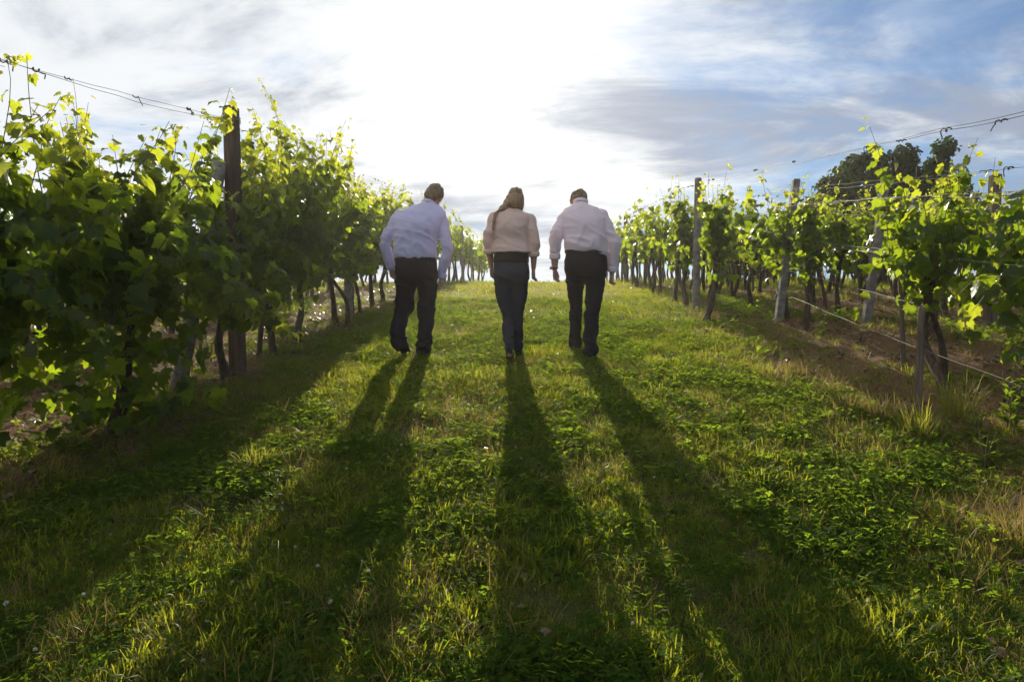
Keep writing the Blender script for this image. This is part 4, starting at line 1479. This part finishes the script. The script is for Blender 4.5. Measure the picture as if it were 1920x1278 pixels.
def scatter(name, coll, pts, pick, size, tilt=0.18, rg=RNG, wide=None):
    n = len(pts)
    me = bpy.data.meshes.new(name)
    me.vertices.add(n)
    me.vertices.foreach_set('co', pts.astype(np.float32).ravel())
    a = me.attributes.new('pick', 'INT', 'POINT')
    a.data.foreach_set('value', pick.astype(np.int32))
    a = me.attributes.new('turn', 'FLOAT_VECTOR', 'POINT')
    rot = np.stack([rg.normal(0, tilt, n) + SLOPE * 0.6, rg.normal(0, tilt, n), rg.uniform(0, 6.28, n)], 1)
    a.data.foreach_set('vector', rot.astype(np.float32).ravel())
    a = me.attributes.new('grow', 'FLOAT_VECTOR', 'POINT')
    w = size if wide is None else size * wide
    a.data.foreach_set('vector', np.stack([w, w, size], 1).astype(np.float32).ravel())
    o = link(name, me)
    o['kind'] = 'stuff'
    md = o.modifiers.new('scatter', 'NODES')
    md.node_group = scatter_group(coll)
    return o


def sample(n, x0, x1, y0, y1, keep, rg=RNG, power=1.0):
    """points with a density that falls off with distance"""
    u = rg.random(n)
    y = y0 + (y1 - y0) * u ** power
    half = 0.95 * y + 1.6
    x = rg.uniform(-1, 1, n) * half
    k = keep(x, y)
    m = (rg.random(n) < k) & (x > x0) & (x < x1)
    x, y = x[m], y[m]
    return np.stack([x, y, ground_z(x, y)], 1)


def ground_z(x, y):
    so = soil_amount(x, y)
    return gz(x, y) + (fbm(x * 4.2, y * 4.2, 4, 5) - 0.5) * 0.13 * so + (fbm(x * 3, y * 3, 3, 8) - 0.5) * 0.035


def build_cover():
    rg = np.random.default_rng(77)
    G = bpy.data.collections.new('grass_sources')
    for i in range(4):
        source(G, 'tuft_a%d' % i, blade_set(rg, 20, 0.045, 0.055, 0.65, 0.0017), M_GRASS)
    for i in range(3):
        source(G, 'tuft_b%d' % i, blade_set(rg, 18, 0.075, 0.05, 0.7, 0.0020), M_GRASS)
    for i in range(2):
        source(G, 'tuft_c%d' % i, blade_set(rg, 16, 0.065, 0.05, 0.85, 0.0017, 0.7), M_GRASS)
    C = bpy.data.collections.new('clover_sources')
    for i in range(4):
        source(C, 'clover_a%d' % i, clover_set(rg, 16, 0.055, 0.06, 0.0125), M_CLOVER)
    for i in range(2):
        source(C, 'clover_b%d' % i, rosette(rg, 8, 0.10, 0.013), M_CLOVER)
    D = bpy.data.collections.new('dry_sources')
    for i in range(3):
        source(D, 'dry_a%d' % i, blade_set(rg, 16, 0.13, 0.06, 0.8, 0.0012, 0.4), M_STRAW)
    Ls = bpy.data.collections.new('litter_sources')
    for i in range(3):
        source(Ls, 'litter_a%d' % i, blade_set(rg, 5, 0.18, 0.06, 1.9, 0.0018, 0.4, 0.1), M_STRAW)
    for i in range(4):
        d = rosette(rg, 2, 0.07, 0.022)
        source(Ls, 'litter_b%d' % i, d, M_LITTER)

    path = lambda x, y: 1 - soil_amount(x, y)
    patch = lambda x, y, s, sd: fbm(np.asarray(x) * s, np.asarray(y) * s, 3, sd)

    # mown grass way
    P = np.vstack([sample(70000, -3.6, 3.4, 1.2, 9.0, lambda x, y: np.clip(path(x, y) + 0.05, 0, 1) * (0.35 + 0.65 * (patch(x, y, 2.2, 1) > 0.42)), rg, 0.9),
                   sample(60000, -3.4, 3.2, 9.0, 30.0, lambda x, y: np.clip(path(x, y) + 0.05, 0, 1) * 0.8, rg, 1.1)])
    hgt = patch(P[:, 0], P[:, 1], 1.6, 31)
    dry = patch(P[:, 0], P[:, 1], 0.9, 52)
    pick = rg.integers(0, 4, len(P))
    tall = (hgt > 0.52) & (rg.random(len(P)) < 0.55)
    pick[tall] = rg.integers(4, 7, tall.sum())
    d2 = (dry > 0.50) & (rg.random(len(P)) < 0.5)
    pick[d2] = rg.integers(7, 9, d2.sum())
    far = np.clip((P[:, 1] - 8) / 12, 0, 1)
    scatter('grass', G, P, pick, (0.65 + 0.9 * hgt) * rg.uniform(0.7, 1.25, len(P)) * (1 + 0.25 * far), 0.2, rg, 1.0 + 0.9 * far)
    # clover patches in it
    P = sample(64000, -3.4, 3.0, 1.2, 13.0, lambda x, y: np.clip(path(x, y) + 0.1, 0, 1) * np.clip((patch(x, y, 1.5, 14) - 0.40) * 5, 0.22, 1), rg, 1.0)
    pick = np.where(rg.random(len(P)) < 0.94, rg.integers(0, 4, len(P)), rg.integers(4, 6, len(P)))
    scatter('clover_leaves', C, P, pick, rg.uniform(0.7, 1.35, len(P)), 0.2, rg)
    # weeds on the tilled strips
    P = sample(60000, -11, 15, 2.0, 33.0, lambda x, y: soil_amount(x, y) * np.where(x < 0, 0.35, 0.6) * np.clip((patch(x, y, 1.1, 24) - 0.47) * 6, 0.0, 1), rg, 0.9)
    pick = rg.integers(0, 7, len(P))
    scatter('weed_grass', G, P, pick, rg.uniform(0.7, 1.7, len(P)) * (1 + np.clip((P[:, 1] - 12) / 9, 0, 1.8)), 0.25, rg, 1.2)
    P = sample(50000, -11, 15, 2.0, 33.0, lambda x, y: soil_amount(x, y) * np.where(x < 0, 0.35, 0.6) * np.clip((patch(x, y, 0.9, 34) - 0.47) * 6, 0.0, 1), rg, 0.9)
    pick = rg.integers(0, 6, len(P))
    scatter('weed_leaves', C, P, pick, rg.uniform(0.9, 2.2, len(P)), 0.25, rg)
    # dry grass along the edge of the right strip
    P = sample(70000, -3.2, 6.5, 1.6, 13.0, lambda x, y: np.clip(np.where(x > 0, np.exp(-((x - 2.35) / 0.5) ** 2) * 0.35, 0.12) * np.clip((patch(x, y, 1.7, 44) - 0.36) * 5, 0, 1) + 0.02, 0, 1), rg, 1.0)
    scatter('dry_grass', D, P, rg.integers(0, 3, len(P)), rg.uniform(0.5, 1.35, len(P)), 0.3, rg)
    # straw and dead leaves on the soil
    P = sample(60000, -9, 9.5, 2.0, 22.0, lambda x, y: np.clip(soil_amount(x, y), 0, 1) * 0.5 + 0.02, rg, 0.9)
    scatter('leaf_litter', Ls, P, rg.integers(0, 7, len(P)), rg.uniform(0.6, 1.3, len(P)), 0.15, rg)
    # white clover heads
    B = bpy.data.collections.new('bloom_sources')
    for i in range(2):
        g, c, r = bloom(rg, 0.075 + 0.03 * i)
        k = len(g.F)
        for j in range(22):
            th, ph = math.acos(1 - 1.5 * (j + 0.5) / 22), j * 2.4
            dv = np.array((math.sin(th) * math.cos(ph), math.sin(th) * math.sin(ph), math.cos(th)))
            e = np.cross(dv, (0.2, 0.3, 1))
            e /= np.linalg.norm(e)
            g.add(np.array([np.array(c) + dv * r * 0.3 - e * 0.002, np.array(c) + dv * r * 0.3 + e * 0.002, np.array(c) + dv * r * 1.15 + e * 0.0022, np.array(c) + dv * r * 1.15 - e * 0.0022]), [(0, 1, 2, 3)])
        me = g.mesh('head_a%d' % i, M_CLOVER, False)
        me.materials.append(M_PETAL)
        mi = np.zeros(len(g.F), np.int32)
        mi[k:] = 1
        me.polygons.foreach_set('material_index', mi)
        B.objects.link(bpy.data.objects.new('head_a%d' % i, me))
    P = sample(5200, -2.6, 2.4, 1.6, 12.0, lambda x, y: path(x, y) * np.clip((patch(x, y, 0.9, 64) - 0.40) * 4, 0.05, 1) * 0.2, rg, 0.9)
    scatter('clover_blooms', B, P, rg.integers(0, 2, len(P)), rg.uniform(0.55, 0.85, len(P)), 0.2, rg)


build_cover()


# ------------------------------------------------------------------ single weeds and dry tufts that stand out
def weed_plant(x, y, h, stems, label, seed, leaf=0.06, mat=None):
    rg = np.random.default_rng(seed)
    z = float(ground_z(np.array([x]), np.array([y]))[0])
    t = thing('weed_plant', label, 'weed', (x, y, z), 'tall weeds at the foot of the vines')
    for _ in range(stems):
        a = rg.uniform(0, 6.28)
        L = h * rg.uniform(0.65, 1.1)
        top = np.array((math.cos(a) * L * 0.22, math.sin(a) * L * 0.22, L))
        mid = top * (0.4, 0.4, 0.5)
        g = Geo()
        g.tube([(rg.normal(0, .03), rg.normal(0, .03), -0.03), mid, top], [0.006, 0.0045, 0.002], seg=5, per=4)
        st = link('stem', g.mesh('stem', M_CANE), t)
        k = int(L / 0.035)
        for i in range(k):
            f = 0.12 + 0.88 * i / k
            p = mid * (f / 0.5) if f < 0.5 else mid + (top - mid) * ((f - 0.5) / 0.5)
            b = i * 2.4 + rg.normal(0, 0.3)
            d = np.array((math.cos(b), math.sin(b), 0.7))
            nn = np.array((-math.cos(b) * 0.6, -math.sin(b) * 0.6, 1.0)) + rg.normal(0, 0.25, 3)
            Rm = leaf_rot(nn[None], d[None])[0]
            s = leaf * (1.25 - 0.8 * f) * rg.uniform(0.8, 1.2)
            o = bpy.data.objects.new('leaf', WEED_LEAF)
            COL.objects.link(o)
            o.parent = t
            M = Matrix(Rm.tolist()).to_4x4() @ Matrix.Diagonal((s, s * 1.3, s, 1))
            M.translation = p
            o.matrix_basis = M
    return t


_v = np.array([(0, 0, 0), (0.16, 0.3, 0.06), (0.24, 0.6, 0.02), (0.10, 0.88, -0.08), (0, 1.15, -0.2), (-0.10, 0.88, -0.08), (-0.24, 0.6, 0.02), (-0.16, 0.3, 0.06), (0, 0.5, -0.05)])
WEED_LEAF = tri_mesh('leaf', _v, np.array([(8, i, (i + 1) % 8) for i in range(8)]), M_CLOVER, {'var': np.zeros(9), 'young': np.zeros(9)})


def dry_tuft(x, y, h, label, seed, n=90, mat=M_STRAW):
    rg = np.random.default_rng(seed)
    z = float(ground_z(np.array([x]), np.array([y]))[0])
    d = blade_set(rg, n, h, 0.10, 0.55, 0.0022, 0.3)
    o = thing('grass_tuft', label, 'grass tuft', (x, y, z), 'long grass tufts along the edge of the vines')
    b = link('blades', tri_mesh('blades', d[0], d[1], mat, {'var': d[2], 'young': d[3]}), o)
    b['kind'] = 'stuff'
    return o


def build_weeds():
    weed_plant(3.02, 4.35, 0.60, 6, 'tall leafy weed with upright stems at the right edge under the big vine', 1, 0.075)
    weed_plant(3.12, 4.75, 0.55, 6, 'tall leafy weed just behind the one at the right edge', 2, 0.07)
    weed_plant(2.78, 4.55, 0.32, 6, 'low dark weed right of the thin stake', 3, 0.065)
    weed_plant(2.55, 4.1, 0.24, 6, 'low bushy weed in front of the tall right-edge weeds', 4, 0.06)
    weed_plant(3.0, 3.75, 0.30, 6, 'bushy weed at the lower right edge', 5, 0.065)
    weed_plant(2.35, 7.15, 0.20, 7, 'round dark weed cushion on bare soil right of the man in white', 6, 0.05)
    weed_plant(-3.25, 4.55, 0.28, 5, 'small lit weed under the left vines at the left edge', 7, 0.06)
    weed_plant(-4.3, 5.9, 0.34, 6, 'lit weed on the soil behind the left row', 8, 0.07)
    weed_plant(-3.5, 6.9, 0.30, 5, 'sunlit weed behind the brown end post', 9, 0.065)
    weed_plant(3.3, 8.4, 0.30, 7, 'green weed clump at the foot of the leaning pale post', 10, 0.06)
    dry_tuft(2.42, 5.05, 0.25, 'golden dry grass tuft in front of the thin stake', 21, 150)
    dry_tuft(2.25, 5.25, 0.18, 'smaller straw tuft left of the golden one', 22, 80)
    dry_tuft(2.62, 3.55, 0.30, 'large straw-coloured tuft near the lower right corner', 23, 160)
    dry_tuft(2.15, 3.2, 0.22, 'yellowish tuft near the lower right edge of the grass', 24, 110)
    dry_tuft(2.9, 5.6, 0.22, 'pale dry tuft behind the thin stake', 25, 90)
    dry_tuft(2.0, 6.4, 0.20, 'green long-grass tuft at the soil edge behind the straw', 26, 90, M_GRASS)
    dry_tuft(2.5, 4.7, 0.30, 'green long-grass tuft right of the golden dry one', 27, 150, M_GRASS)
    dry_tuft(2.9, 5.0, 0.34, 'dark long-grass tuft at the foot of the thin stake', 28, 170, M_GRASS)
    dry_tuft(-1.75, 4.0, 0.16, 'feathery grass tuft in the left shade of the grass way', 29, 110, M_GRASS)


build_weeds()


# ------------------------------------------------------------------ volume for lens glare
def build_glare_haze():  # added thin scattering volume that imitates veiling lens glare around the sun
    m = bpy.data.materials.new('glare_haze')
    m.use_nodes = True
    m.node_tree.nodes.clear()
    n = N(m.node_tree)
    out = n.new('ShaderNodeOutputMaterial')
    v = n.new('ShaderNodeVolumePrincipled')
    v.inputs['Color'].default_value = (1.0, 0.96, 0.92, 1)
    v.inputs['Density'].default_value = 0.0007
    v.inputs['Anisotropy'].default_value = 0.7
    n.t.links.new(v.outputs[0], out.inputs['Volume'])
    g = Geo()
    g.box((-62, -32, -6.5), (62, 41, 8.8))
    o = link('glare_haze', g.mesh('glare_haze', m, False))
    o['kind'] = 'stuff'


build_glare_haze()
